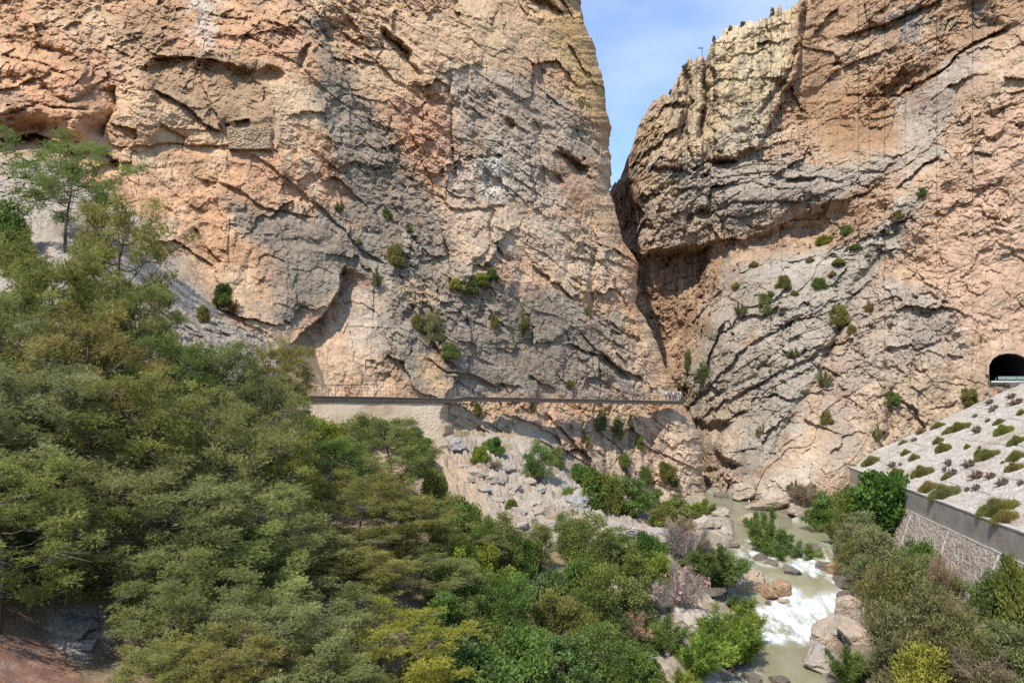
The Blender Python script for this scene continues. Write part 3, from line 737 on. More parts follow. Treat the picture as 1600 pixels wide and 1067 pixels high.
def cobble(P, scale, off=0):
    """rounded stones: height above the joints 0..1 and a random value per stone"""
    Q = (np.asarray(P, np.float32) / scale + np.float32(300 + off * 5.7)); b = np.floor(Q).astype(np.int32)
    f1 = np.full(len(Q), 9e9, np.float32); f2 = f1.copy(); val = np.zeros(len(Q), np.float32)
    for dx in (-1, 0, 1):
        for dy in (-1, 0, 1):
            for dz in (-1, 0, 1):
                c = b + np.array((dx, dy, dz), np.int32); x, y, z = c[:, 0] & 63, c[:, 1] & 63, c[:, 2] & 63
                D = Q - c - np.stack([_T[x, y, z], _T[y, z, x], _T[z, x, y]], 1)
                dd = np.sqrt((D * D).sum(1)); m = dd < f1
                f2 = np.where(m, f1, np.minimum(f2, dd)); val = np.where(m, _T[(x + 5) & 63, (y + 9) & 63, z], val); f1 = np.where(m, dd, f1)
    return smooth(0.0, 0.28, f2 - f1), val

# ------------------------------------------------------------------ ground
gp = [(-20, 262, 77), (60, 290, 76), (150, 315, 77), (250, 400, 79), (330, 470, 80), (450, 560, 81.5), (40, 430, 62), (120, 390, 66), (250, 500, 66), (330, 540, 70), (400, 590, 73), (-200, 300, 62), (-300, 500, 45),
      (470, 680, 80), (600, 684, 84.5), (690, 690, 89), (690, 710, 85), (620, 750, 73), (700, 800, 75), (760, 745, 84), (800, 830, 72), (870, 830, 74), (900, 765, 90), (850, 705, 95), (960, 770, 104), (1050, 780, 112), (1095, 790, 114),
      (930, 800, 84), (1020, 830, 82), (1060, 850, 76), (1000, 900, 66), (1080, 900, 68), (1050, 960, 58), (1000, 1010, 53), (1040, 1060, 50), (900, 900, 62), (850, 980, 52), (800, 950, 53), (700, 1067, 39), (500, 1000, 37), (500, 850, 49),
      (300, 900, 37), (60, 1030, 29), (130, 960, 33), (250, 750, 48), (100, 600, 52), (0, 700, 39), (-150, 800, 30), (400, 1067, 31), (200, 1100, 26), (600, 900, 47), (400, 700, 58), (540, 760, 62),
      (1330, 800, 96), (1300, 850, 80), (1425, 890, 71), (1500, 968, 62), (1360, 1000, 55), (1450, 1067, 47), (1600, 1060, 46), (1260, 770, 106)]
gx, gz = [], []
for a, b, c in gp:
    q = at(a, b, c); gx.append(q[:2]); gz.append(q[2])
for q in [(-15, 0, -9.5), (10, 5, -11), (30, 15, -20), (-40, 5, -6), (-70, 20, 4), (-110, 40, 22), (-110, 80, 28), (60, 20, -20), (90, 60, -18), (40, 30, -20.5), (10, 25, -15.5), (0, 150, -10), (-60, 120, 5), (60, 130, -16), (-110, 0, 5), (-14, 14, -10)]:
    gx.append(q[:2]); gz.append(q[2])
G_spl = tps(gx, gz)
def ground_base(x, y):
    z = G_spl(np.c_[x, y])
    l_, r_, w_ = riv(y)
    out = np.maximum(l_ - x, x - r_)                       # metres outside the channel
    chan = w_ - 0.9 - 0.25 * np.minimum(np.maximum(-out, 0), 2.5)
    bank = w_ + 0.12 + 0.22 * np.maximum(out, 0)
    z = lerp(lerp(chan, bank, smooth(-0.8, 0.5, out)), z, smooth(0.5, 7.0, out))
    z = np.where((out > 0.4) & (z < w_ + 0.1), w_ + 0.1, z)
    beyond = x - (wall_x(y) - 2.4)
    z = np.where(beyond > 0, np.minimum(z, -17.5 - np.minimum(beyond, 3)), z)
    return z, out
gxs = np.r_[np.arange(-130, -62, 2.0), np.arange(-62, 62, 0.28), np.arange(62, 132, 2.5)]
gys = np.r_[np.arange(-40, 20, 2.0), np.arange(20, 122, 0.28), np.arange(122, 200, 2.5)]
XX, YY = np.meshgrid(gxs, gys)
x, y = XX.ravel(), YY.ravel()
z, out = ground_base(x, y)
P = np.stack([x, y, z], 1).astype(np.float32)
px, py = proj(P)
front = y > 3
SCREE = [(680, 690), (730, 650), (850, 690), (905, 760), (960, 800), (1000, 830), (880, 850), (800, 835), (700, 770)]
SLOPE = [(-300, 240), (60, 240), (150, 290), (250, 380), (330, 460), (460, 560), (460, 640), (-300, 640)]
BANK = [(980, 780), (1120, 770), (1240, 860), (1330, 900), (1400, 1080), (900, 1090), (960, 860)]
def zmask(poly, f, k=14):
    m = np.zeros(len(P)); s = front
    nz = fbm(P, 4, 4, off=5)
    m[s] = smooth(-f, f, poly_sd(px[s], py[s], poly) + k * nz[s]); return m
m_scree, m_slope, m_bank = zmask(SCREE, 10), zmask(SLOPE, 16), zmask(BANK, 16)
rocky = np.clip(m_scree + 0.9 * m_slope + 0.6 * m_bank + 0.25 * smooth(0, 0.4, fbm(P, 5, 3, off=8)), 0, 1)
h1, e1, f1, r1 = blocks(P, frame((0.3, -0.2, 0.9)), (2.6, 1.8, 0.8), 60, 0.4)
h2, e2, f2, r2 = blocks(P, frame((0.3, -0.2, 0.9)), (0.9, 0.7, 0.35), 61, 0.5)
dz = 0.5 * fbm(P, 6, 4, off=50) + 0.10 * fbm(P, 0.8, 3, off=53)
dz = dz + rocky * (0.7 * h1 + 0.35 * h2 + 0.35 * facets(P, 1.3, 62) + 0.12 * facets(P, 0.5, 63))
keep = smooth(-0.5, 1.5, out)
z = z + dz * keep * np.where(out < 3, 0.5, 1.0)
hcs, vcs = cobble(P, 1.1, 66); hc2, vc2 = cobble(P, 0.55, 67)
z = z + (m_scree + 0.5 * m_bank) * keep * (0.26 * hcs + 0.30 * vcs + 0.16 * hc2 + 0.2 * vc2 - 0.3)
z = z - 1.5 * m_slope
P[:, 2] = z
soil = np.array((0.36, 0.255, 0.155)); c = np.repeat(soil[None].astype(np.float32), len(P), 0)
c = mixc(c, (0.25, 0.20, 0.12), smooth(-0.1, 0.4, fbm(P, 5, 4, off=70)))
c = mixc(c, (0.45, 0.385, 0.31), m_slope * 0.9)
c = mixc(c, (0.46, 0.385, 0.30), m_scree * smooth(-0.5, 0.1, fbm(P, 3, 3, off=72)))
c = mixc(c, (0.50, 0.37, 0.25), zmask([(680, 700), (715, 690), (740, 740), (760, 790), (700, 780)], 8) * 0.9)
c = mixc(c, (0.36, 0.315, 0.26), zmask([(845, 690), (900, 700), (930, 760), (1000, 830), (900, 800), (870, 745)], 7) * 0.6)
c = mixc(c, (0.43, 0.36, 0.28), m_bank * 0.6)
c = mixc(c, (0.42, 0.225, 0.155), zmask([(-60, 1005), (60, 990), (110, 1020), (140, 1100), (-60, 1100)], 8, 6) * 0.95)
c = mixc(c, (0.56, 0.49, 0.42), zmask([(75, 950), (150, 935), (175, 970), (130, 1030), (80, 1000)], 10, 8) * 0.9)
peb = smooth(0.25, 0.5, fbm(P, 0.45, 2, off=74))
c = mixc(c, (0.55, 0.48, 0.40), peb * 0.4)
c = mixc(c, (0.16, 0.13, 0.095), smooth(1.2, -0.6, out) * 0.8)
c = mixc(c, (0.21, 0.165, 0.115), zmask([(1290, 780), (1400, 760), (1640, 900), (1640, 1120), (1300, 1120)], 14) * 0.8)
c = c * (1 + 0.2 * fbm(P, 1.5, 4, off=76) + 0.2 * fbm(P, 0.5, 2, off=79))[:, None]
ground_mat = mat("ground_soil", attr="base", rough=0.95, spec=0.1, noise=[(2.5, 0.85, 1.15), (14, 0.75, 1.2)], bump=[(6, 0.6, 0.1), (22, 0.5, 0.03)])
me = np_mesh("ground", P, grid_faces(len(gys), len(gxs))[:, ::-1], [ground_mat], False, cols={"base": np.clip(c * 0.72, 0.03, 0.8)})
tag(link("ground", me), "stony slope falling from the cliffs to the river", kind="structure")
_zg = P[:, 2].reshape(len(gys), len(gxs))
def gz_at(x_, y_):
    j = int(np.clip(np.searchsorted(gxs, x_), 1, len(gxs) - 1)); i = int(np.clip(np.searchsorted(gys, y_), 1, len(gys) - 1))
    return float(min(_zg[i, j], _zg[i - 1, j], _zg[i, j - 1], _zg[i - 1, j - 1]))
# far valley floor out to the horizon, below everything
fl = MB(); fl.add([(-2500, -2500, -40), (2500, -2500, -40), (2500, 2500, -40), (-2500, 2500, -40)], [(0, 1, 2, 3)])
tag(fl.build("land", ground_mat), "valley floor beyond the gorge", kind="structure")

# ------------------------------------------------------------------ river water
ys = np.concatenate([np.arange(24, 100, 0.16), np.arange(100, 184, 0.5)])
us = np.linspace(-0.10, 1.10, 150)
l_, r_, w_ = riv(ys)
X = l_[:, None] + (r_ - l_)[:, None] * us[None]; Y = np.repeat(ys[:, None], len(us), 1); Z = np.repeat(w_[:, None], len(us), 1)
P = np.stack([X.ravel(), Y.ravel(), Z.ravel()], 1).astype(np.float32)
px, py = proj(P)
S = P * np.array((1.0, 0.32, 1.0), np.float32)
wob = 16 * fbm(P, 2.2, 4, off=3)
def fo(poly, f): return smooth(-f, f, poly_sd(px + wob, py + 0.6 * wob, poly))
strong = np.maximum(fo([(1206, 905), (1240, 918), (1255, 935), (1300, 925), (1322, 912), (1318, 945), (1300, 965), (1270, 1000), (1196, 1004), (1176, 980), (1180, 948), (1206, 940)], 8), 0)
med = np.maximum(fo([(1160, 846), (1205, 850), (1215, 880), (1150, 884)], 6) * 0.75, fo([(1270, 850), (1300, 850), (1310, 905), (1262, 905), (1240, 896), (1230, 880)], 6) * 0.95)
med = np.maximum(med, fo([(1178, 985), (1290, 970), (1280, 1000), (1180, 1010)], 10) * 0.35)
med = np.maximum(med, fo([(1110, 1040), (1180, 1035), (1190, 1066), (1110, 1075)], 8) * 0.5)
med = np.maximum(med, fo([(1098, 755), (1124, 758), (1122, 776), (1098, 778)], 4) * 0.45)
nz = fbm(S, 0.9, 4, 0.6, off=12)
nf = fbm(P * np.array((1.0, 0.45, 1.0), np.float32), 0.38, 3, 0.65, off=14)
foam = np.clip(strong * (0.70 + 0.8 * nz + 0.75 * nf) + med * (0.40 + 1.4 * nz + 0.9 * nf) + 0.12 * smooth(0.3, 0.6, nz), 0, 1)
turb = np.clip(strong + 0.6 * med, 0, 1)
P[:, 2] += turb * (0.40 * fbm(S, 1.3, 3, off=21) + 0.26 * fbm(P, 0.5, 3, off=22)) + 0.035 * fbm(S, 0.8, 3, off=23)
wm = bpy.data.materials.new("river_water"); wm.use_nodes = True
n, l = wm.node_tree.nodes, wm.node_tree.links
b = n["Principled BSDF"]; b.inputs["IOR"].default_value = 1.33; b.inputs["Specular IOR Level"].default_value = 0.5
at_ = n.new("ShaderNodeAttribute"); at_.attribute_name = "foam"
tc = n.new("ShaderNodeTexCoord"); mp = n.new("ShaderNodeMapping"); mp.inputs["Scale"].default_value = (1.0, 0.4, 1.0)
l.new(tc.outputs["Object"], mp.inputs["Vector"])
t1 = n.new("ShaderNodeTexNoise"); t1.inputs["Scale"].default_value = 0.5; t1.inputs["Detail"].default_value = 4
l.new(mp.outputs["Vector"], t1.inputs["Vector"])
cr = n.new("ShaderNodeValToRGB"); cr.color_ramp.elements[0].color = (0.190, 0.178, 0.105, 1); cr.color_ramp.elements[0].position = 0.3
cr.color_ramp.elements[1].color = (0.275, 0.255, 0.165, 1); cr.color_ramp.elements[1].position = 0.7
l.new(t1.outputs["Fac"], cr.inputs["Fac"])
mx = n.new("ShaderNodeMixRGB"); mx.inputs[2].default_value = (0.60, 0.62, 0.61, 1)
l.new(at_.outputs["Fac"], mx.inputs[0]); l.new(cr.outputs["Color"], mx.inputs[1]); l.new(mx.outputs["Color"], b.inputs["Base Color"])
mr = n.new("ShaderNodeMapRange"); mr.inputs[3].default_value = 0.22; mr.inputs[4].default_value = 0.9
l.new(at_.outputs["Fac"], mr.inputs[0]); l.new(mr.outputs[0], b.inputs["Roughness"])
t2 = n.new("ShaderNodeTexNoise"); t2.inputs["Scale"].default_value = 2.6; t2.inputs["Detail"].default_value = 5
l.new(mp.outputs["Vector"], t2.inputs["Vector"])
bp = n.new("ShaderNodeBump"); bp.inputs["Strength"].default_value = 0.6; bp.inputs["Distance"].default_value = 0.15
l.new(t2.outputs["Fac"], bp.inputs["Height"]); l.new(bp.outputs["Normal"], b.inputs["Normal"])
me = np_mesh("river", P, grid_faces(len(ys), len(us))[:, ::-1], [wm], True, attrs={"foam": foam})
tag(link("river", me), "murky green river breaking into white rapids", kind="structure")

# ------------------------------------------------------------------ materials of built things
concrete = mat("weathered_concrete", (0.35, 0.30, 0.25), 0.9, noise=[(0.5, 0.75, 1.2), (4, 0.85, 1.12)], bump=[(9, 0.3, 0.03)])
pale_mortar = mat("pale_mortar", (0.42, 0.38, 0.325), 0.9, noise=[(3, 0.8, 1.15)], bump=[(12, 0.4, 0.02)])
steel = mat("galvanised_steel", (0.17, 0.16, 0.15), 0.6, metal=0.3, noise=[(6, 0.8, 1.15)])
dark_steel = mat("rusty_dark_steel", (0.095, 0.072, 0.058), 0.7, noise=[(5, 0.7, 1.2)])
deck_wood = mat("weathered_timber", (0.16, 0.122, 0.088), 0.85, noise=[(1.2, 0.75, 1.2), (9, 0.8, 1.15)], bump=[(8, 0.4, 0.02)])

# ------------------------------------------------------------------ retaining wall beside the river
rw = empty("retaining_wall", (WA[0], WA[1], WZ - 8))
tag(rw, "long concrete retaining wall with cobbled masonry foot above the right bank", "wall")
rw_inv = np.array(rw.location)
W0 = WA - WDIR * 5.0; LEN = (WA[1] - 20) / abs(WDIR[1]) + 5
WN = np.array([-WDIR[1], WDIR[0]]); WN = WN if WN[0] > 0 else -WN          # away from the river
def wp(s, o, z_): q = W0 + WDIR * s + WN * o; return (q[0], q[1], z_)
def strip(name, o0, o1, z0, z1, m, ds=0.5):
    mb = MB(); n_ = int(LEN / ds) + 1
    ss = np.linspace(0, LEN, n_); V = []; Fq = []
    for s_ in ss:
        jz = 0.02 * math.sin(s_ * 1.3) + 0.015 * math.sin(s_ * 4.1)
        V += [wp(s_, o0, z0), wp(s_, o1, z0), wp(s_, o1, z1 + jz), wp(s_, o0, z1 + jz)]
    for i in range(n_ - 1):
        a = i * 4
        for k in range(4): Fq.append((a + k, a + (k + 1) % 4, a + 4 + (k + 1) % 4, a + 4 + k))
    Fq.append((3, 2, 1, 0)); e = (n_ - 1) * 4; Fq.append((e, e + 1, e + 2, e + 3))
    mb.add([np.array(v) - rw_inv for v in V], Fq)
    return mb.build(name, m, rw)
strip("parapet", 0.0, 0.55, WZ - 2.45, WZ - 0.10, concrete)
strip("coping", -0.05, 0.60, WZ - 0.098, WZ + 0.03, pale_mortar)
strip("ledge", -0.16, 0.5, WZ - 2.62, WZ - 2.453, pale_mortar)
ss = np.arange(0, LEN, 0.11); tt = np.arange(0, 8.0, 0.11)
Sg, Tg = np.meshgrid(ss, tt, indexing='ij')
V = np.stack([W0[0] + WDIR[0] * Sg + WN[0] * (-0.12 - 0.36 * Tg), W0[1] + WDIR[1] * Sg + WN[1] * (-0.12 - 0.36 * Tg), WZ - 2.624 - Tg], -1).reshape(-1, 3).astype(np.float32)
hc, vc = cobble(V, 0.42, 4)
nrm = np.array([-WN[0], -WN[1], 0.36]); nrm /= np.linalg.norm(nrm)
cc = np.repeat(np.array([[0.30, 0.27, 0.235]], np.float32), len(V), 0)
cc = mixc(cc, (0.22, 0.185, 0.16), vc * 0.9); cc = mixc(cc, (0.40, 0.365, 0.32), (vc > 0.72) * 0.6)
cc = mixc(cc, (0.40, 0.37, 0.33), (1 - hc) * 0.7)
cc = cc * (1 + 0.25 * fbm(V, 2.5, 4, off=91))[:, None]
V2 = V + nrm[None] * (0.10 * hc + 0.05 * vc)[:, None] - rw_inv
stone_mat = mat("cobbled_stone", attr="base", rough=0.9, spec=0.15, noise=[(8, 0.8, 1.2)], bump=[(18, 0.4, 0.02)])
link("masonry_face", np_mesh("masonry_face", V2, grid_faces(len(ss), len(tt)), [stone_mat], False, cols={"base": np.clip(cc * np.array((0.80, 0.74, 0.68)), 0.03, 0.8)}), rw)
for s_ in (9.0, 19.5, 30.0, 40.5, 51):
    mb = MB(); pts = [np.array(wp(s_ + 0.05 * math.sin(k * 2.1), -0.12 - 0.36 * k * 0.5 - 0.08, WZ - 2.63 - k * 0.5)) - rw_inv for k in range(13)]
    mb.tube(pts, 0.11, 5); mb.build("joint_strip", pale_mortar, rw)

# ------------------------------------------------------------------ paved embankment and track bed above the wall
RISE, RUN = 13.15, 26.0
ss = np.arange(-2, LEN + 1, 0.14); tt = np.linspace(0, 1, 205)
Sg, Tg = np.meshgrid(ss, tt, indexing='ij')
V = np.stack([W0[0] + WDIR[0] * Sg + WN[0] * (0.56 + RUN * Tg), W0[1] + WDIR[1] * Sg + WN[1] * (0.56 + RUN * Tg), WZ - 0.12 + RISE * Tg], -1).reshape(-1, 3).astype(np.float32)
Q = np.stack([Sg.ravel(), (RUN * 1.15 * Tg).ravel(), 0 * Sg.ravel()], 1).astype(np.float32)
hs, vs = cobble(Q, 0.46, 8)
lay = np.abs((Q[:, 1] / 3.0 + 0.06 * fbm(Q, 5, 3, off=2)) % 1 - 0.5) * 2          # wide courses
line = smooth(0.95, 1.0, lay); line2 = smooth(0.96, 1.0, np.abs((Q[:, 0] / 2.6 + np.floor(Q[:, 1] / 3.0) * 0.37) % 1 - 0.5) * 2)
# worn courses
hh = 0.07 * hs + 0.06 * vs + 0.25 * fbm(V, 5, 3, off=14) + 0.06 * fbm(V, 0.6, 2, off=15) - 0.12 * np.maximum(line, 0.6 * line2)
nv = np.array([-WN[0] * RISE, -WN[1] * RISE, RUN]); nv /= np.linalg.norm(nv)
cc = np.repeat(np.array([[0.54, 0.505, 0.455]], np.float32), len(V), 0)
cc = mixc(cc, (0.33, 0.30, 0.26), vs * 0.6); cc = mixc(cc, (0.25, 0.21, 0.17), (1 - hs) * 0.6)
cc = mixc(cc, (0.36, 0.31, 0.25), smooth(0.1, 0.5, fbm(V, 3, 4, off=92)) * 0.7)
cc = mixc(cc, (0.20, 0.175, 0.14), np.maximum(line, 0.5 * line2) * 0.45)
cc = mixc(cc, (0.30, 0.25, 0.185), smooth(0.15, 0.5, fbm(V, 4.5, 5, 0.6, off=95)) * 0.6)
cc = cc * (0.86 + 0.16 * fbm(V, 1.6, 4, off=93))[:, None] * np.array((1.0, 0.975, 0.94))
slope_mat = mat("pale_paving_stone", attr="base", rough=0.95, spec=0.1, noise=[(6, 0.85, 1.12)], bump=[(14, 0.4, 0.03)])
EMB = V + nv[None] * hh[:, None]
me = np_mesh("embankment_terrain", EMB, grid_faces(len(ss), len(tt))[:, ::-1], [slope_mat], False, cols={"base": np.clip(cc, 0.03, 0.8)})
tag(link("embankment_terrain", me), "pale stone paved embankment below the railway", kind="structure")
def emb_at(px_, py_):
    """point of the paved slope seen at a photo pixel"""
    a, b = ray(px_, py_); D = np.array([float(a), 1.0, float(b)])
    p0 = np.array([*(W0 + WN * 0.56), WZ - 0.12]); q = D * (p0 @ nv) / (D @ nv); return q
mb = MB(); V = []
for s_ in (-6, LEN):
    V += [wp(s_, 0.56 + RUN - 0.3, WZ + RISE - 0.9), wp(s_, 0.56 + RUN + 16, WZ + RISE - 0.9), wp(s_, 0.56 + RUN + 16, WZ + RISE - 0.05), wp(s_, 0.56 + RUN - 0.3, WZ + RISE - 0.05)]
mb.add(V, [(0, 1, 2, 3), (7, 6, 5, 4), (0, 4, 5, 1), (1, 5, 6, 2), (2, 6, 7, 3), (3, 7, 4, 0)])
tag(mb.build("railway_path", mat("ballast", (0.33, 0.29, 0.25), 0.95, noise=[(9, 0.6, 1.3)], bump=[(20, 0.8, 0.06)])), "level ballast bed of the railway", kind="structure")

# ------------------------------------------------------------------ railway tunnel in the right cliff
tn = empty("railway_tunnel", at(1578, 600, 116.3))
tag(tn, "dark arched railway tunnel mouth cut into the orange cliff", "tunnel")
t0 = np.array(tn.location)
tdir = np.array([0.30, 0.954, 0.0])
prof = [at(a, b, 116.3) for a, b in TUN]
# round the arch
arch = []
for i in range(len(prof)):
    arch.append(prof[i])
mb = MB(); V = []; Fq = []; n_ = len(arch); steps = [0, 0.4, 1.2, 3, 6, 10, 16, 24, 34, 46]
for k, s_ in enumerate(steps):
    for i, p in enumerate(arch):
        jit = 0.16 * np.array([math.sin(i * 3.7 + k * 5.1), 0, math.sin(i * 2.3 + k * 1.7)]) if 0 < k else 0
        V.append(p + tdir * s_ + jit - t0)
for k in range(len(steps) - 1):
    for i in range(n_):
        j = (i + 1) % n_
        Fq.append((k * n_ + i, (k + 1) * n_ + i, (k + 1) * n_ + j, k * n_ + j))
Fq.append(tuple((len(steps) - 1) * n_ + i for i in range(n_)))
mb.add(V, Fq)
lining_mat = mat("dark_lining_rock", (0.085, 0.065, 0.06), 0.95, noise=[(1.5, 0.6, 1.3)], bump=[(3, 0.7, 0.2)])  # tunnel lining, a much darker rock colour than the cliff around it
mb.build("lining", lining_mat, tn)
# rough rock rim round the mouth
mb = MB(); V = []; Fq = []
for i, p in enumerate(arch[1:-1]):
    c0 = at(1578, 585, 116.3); o = p - c0; o /= np.linalg.norm(o)
    w_ = 0.32 + 0.14 * math.sin(i * 2.9)
    V += [p - t0 + tdir * 0.6, p - t0 - tdir * 0.22, p + o * w_ - t0 - tdir * 0.16, p + o * (w_ + 0.25) - t0 + tdir * 0.8]
for i in range(len(arch) - 3):
    for k in range(3): Fq.append((i * 4 + k, i * 4 + k + 1, i * 4 + 5 + k, i * 4 + 4 + k))
mb.add(V, Fq); mb.build("rim", mat("tunnel_rim_rock", (0.36, 0.26, 0.18), 0.95, noise=[(2, 0.75, 1.2)], bump=[(4, 0.6, 0.1)]), tn)
# low barrier in front of the tunnel mouth
br = empty("track_barrier", at(1552, 600, 114.6)); b0 = np.array(br.location)
tag(br, "low pale green metal barrier along the sill of the tunnel mouth", "barrier")
green_metal = mat("faded_green_metal", (0.20, 0.25, 0.20), 0.6, noise=[(4, 0.8, 1.2)])
p1, p2 = at(1549, 597.5, 114.6), at(1680, 597.5, 113.8)
def bar(a, b, hz, th, m, nm, par, org):
    q = MB(); dv = b - a; L = np.linalg.norm(dv[:2]); ux, uy = dv[0] / L, dv[1] / L; nx_, ny_ = -uy * th / 2, ux * th / 2
    V = [(a[0] - nx_, a[1] - ny_, a[2]), (b[0] - nx_, b[1] - ny_, b[2]), (b[0] + nx_, b[1] + ny_, b[2]), (a[0] + nx_, a[1] + ny_, a[2])]
    V = V + [(v[0], v[1], v[2] + hz) for v in V]
    q.add([np.array(v) - org for v in V], [(0, 3, 2, 1), (4, 5, 6, 7), (0, 1, 5, 4), (1, 2, 6, 5), (2, 3, 7, 6), (3, 0, 4, 7)])
    return q.build(nm, m, par)
bar(p1, p2, 0.28, 0.14, mat("pale_green_beam", (0.46, 0.50, 0.44), 0.6), "beam", br, b0)
g1, g2 = at(1560, 596, 114.9), at(1680, 596, 114.1)
bar(g1 + np.array([0, 0, .3]), g2 + np.array([0, 0, .3]), 0.55, 0.05, green_metal, "mesh_panel", br, b0)
for k in range(8):
    q = p1 + (p2 - p1) * (k + 0.5) / 8 + np.array([0, 0.14, -0.5]); mb = MB()
    mb.box(q - b0 - 0.05, q - b0 + np.array([0.05, 0.05, 1.35])); mb.build("post", steel, br)
# ------------------------------------------------------------------ boardwalk: line in plan with the height of its deck
def walk_pt(t):
    """point on the front edge of the deck; t in metres along it from the left end"""
    L = np.linalg.norm(DB - DA); f = (t - 4.0) / L
    q = DA + (DB - DA) * f
    pxq = 800 + FPX * q[0] / q[1]
    pyq = np.interp(pxq, [430, 470, 600, 700, 716, 724, 800, 900, 1000, 1068], [618, 618, 620, 622, 622, 619.5, 621, 623, 625, 626.5])
    return np.array([q[0], q[1], float(ray(pxq, pyq)[1]) * q[1]])
WL = np.linalg.norm(DB - DA) + 4.0
wdir = (DB - DA) / np.linalg.norm(DB - DA); wnor = np.array([-wdir[1], wdir[0]])          # towards the cliff
bw = empty("boardwalk", walk_pt(0)); B0 = np.array(bw.location)
tag(bw, "narrow timber boardwalk on steel brackets crossing the left cliff face", "boardwalk")
ts = np.linspace(0, WL, 90)
def ribbon(name, o0, o1, z0, z1, m, par, org, ts=ts):
    V = []; Fq = []
    for t in ts:
        p = walk_pt(t); a = p[:2] + wnor * o0; b = p[:2] + wnor * o1
        V += [(a[0], a[1], p[2] + z0), (b[0], b[1], p[2] + z0), (b[0], b[1], p[2] + z1), (a[0], a[1], p[2] + z1)]
    for i in range(len(ts) - 1):
        a = i * 4
        for k in range(4): Fq.append((a + k, a + (k + 1) % 4, a + 4 + (k + 1) % 4, a + 4 + k))
    Fq.append((3, 2, 1, 0)); e = (len(ts) - 1) * 4; Fq.append((e, e + 1, e + 2, e + 3))
    mb = MB(); mb.add([np.array(v) - org for v in V], Fq); return mb.build(name, m, par)
ribbon("deck", -0.06, 1.72, -0.10, 0.0, deck_wood, bw, B0)
ribbon("edge_beam", 0.0, 0.12, -0.62, -0.103, mat("shaded_edge_timber", (0.085, 0.064, 0.05), 0.85, noise=[(2, 0.7, 1.25)]), bw, B0)  # front beam, deepened and coloured dark to stand in for underside shade
ribbon("back_beam", 1.30, 1.42, -0.36, -0.103, dark_steel, bw, B0)
nb = 46
for k in range(nb):
    t = 0.8 + (WL - 1.2) * k / (nb - 1); p = walk_pt(t); mb = MB()
    a = np.array([*(p[:2] + wnor * 0.2), p[2] - 0.45]); b = np.array([*(p[:2] + wnor * 1.75), p[2] - 0.45]); c_ = np.array([*(p[:2] + wnor * 1.75), p[2] - 1.5])
    mb.tube([a - B0, b - B0], 0.05, 4); mb.tube([a - B0, c_ - B0], 0.045, 4)
    mb.build("bracket", dark_steel, bw)
rl = empty("railing", walk_pt(0)); tag(rl, "thin steel cable railing along the open edge of the boardwalk", "railing")
nposts = 84
for k in range(nposts):
    t = 0.3 + (WL - 0.5) * k / (nposts - 1); p = walk_pt(t); mb = MB()
    q = np.array([*(p[:2] + wnor * 0.05), p[2]]) - B0
    mb.box(q + np.array([-0.03, -0.03, -0.2]), q + np.array([0.03, 0.03, 1.25])); mb.build("post", steel, rl)
for h_ in (0.3, 0.75, 1.2):
    mb = MB(); mb.tube([np.array([*(walk_pt(t)[:2] + wnor * 0.05), walk_pt(t)[2] + h_]) - B0 for t in ts[::3]], 0.014, 4); mb.build("cable", steel, rl)

# ------------------------------------------------------------------ masonry wall below the left part of the boardwalk
mw = empty("stone_wall", walk_pt(2)); M0 = np.array(mw.location)
tag(mw, "plastered masonry wall carrying the left end of the boardwalk", "wall")
tA = np.arange(-2.0, 26.5, 0.10); zA = np.linspace(-0.46, -6.0, 46)
Tm, Zm = np.meshgrid(tA, zA, indexing='ij')
pts = np.array([walk_pt(t) for t in tA])
V = np.stack([pts[:, None, 0] + wnor[0] * 0.40 + 0 * Zm, pts[:, None, 1] + wnor[1] * 0.40 + 0 * Zm, pts[:, None, 2] + Zm], -1).reshape(-1, 3).astype(np.float32)
Q = np.stack([Tm.ravel(), Zm.ravel() * 1.6, 0 * Tm.ravel()], 1).astype(np.float32)
hc, vc = cobble(Q, 0.5, 3)
bare = smooth(-0.1, 0.35, fbm(V, 3.2, 4, off=19) + 0.3 * (Tm.ravel() > 20))
rag = 0.8 * np.maximum(0, Tm.ravel() - (22.9 + 0.9 * fbm(np.stack([Zm.ravel(), 0 * Zm.ravel(), 0 * Zm.ravel()], 1), 0.9, 3, off=4)))
off = -(0.05 * hc * bare + 0.12 * fbm(V, 2, 4, off=22)) + rag + 0.22 * Zm.ravel()
V2 = V + np.stack([wnor[0] * off, wnor[1] * off, 0 * off], 1).astype(np.float32)
cc = np.repeat(np.array([[0.50, 0.405, 0.295]], np.float32), len(V), 0)
cc = mixc(cc, (0.40, 0.31, 0.215), smooth(0, 0.5, fbm(V * np.array((1, 1, 3), np.float32), 3, 4, off=23))); cc = mixc(cc, (0.35, 0.27, 0.19), bare * (1 - hc) * 0.6)
cc = mixc(cc, (0.57, 0.50, 0.40), smooth(0.1, 0.5, fbm(V, 5, 3, off=27)) * 0.7)
V2 = V2 - M0.astype(np.float32)
link("wall_face", np_mesh("wall_face", V2, grid_faces(len(tA), len(zA)), [stone_mat], False, cols={"base": np.clip(cc * np.array((0.95, 0.87, 0.78)), 0.03, 0.8)}), mw)
V = []; 
for t in (tA[0], 21.0):
    p = walk_pt(t); a = p[:2] + wnor * 0.75; b = p[:2] + wnor * 2.6
    V += [(a[0], a[1], p[2] - 6), (b[0], b[1], p[2] - 6), (b[0], b[1], p[2] - 0.44), (a[0], a[1], p[2] - 0.44)]
mb = MB(); mb.add([np.array(v) - M0 for v in V], [(0, 1, 2, 3), (7, 6, 5, 4), (0, 4, 5, 1), (1, 5, 6, 2), (2, 6, 7, 3), (3, 7, 4, 0)])
mb.build("core", pale_mortar, mw)

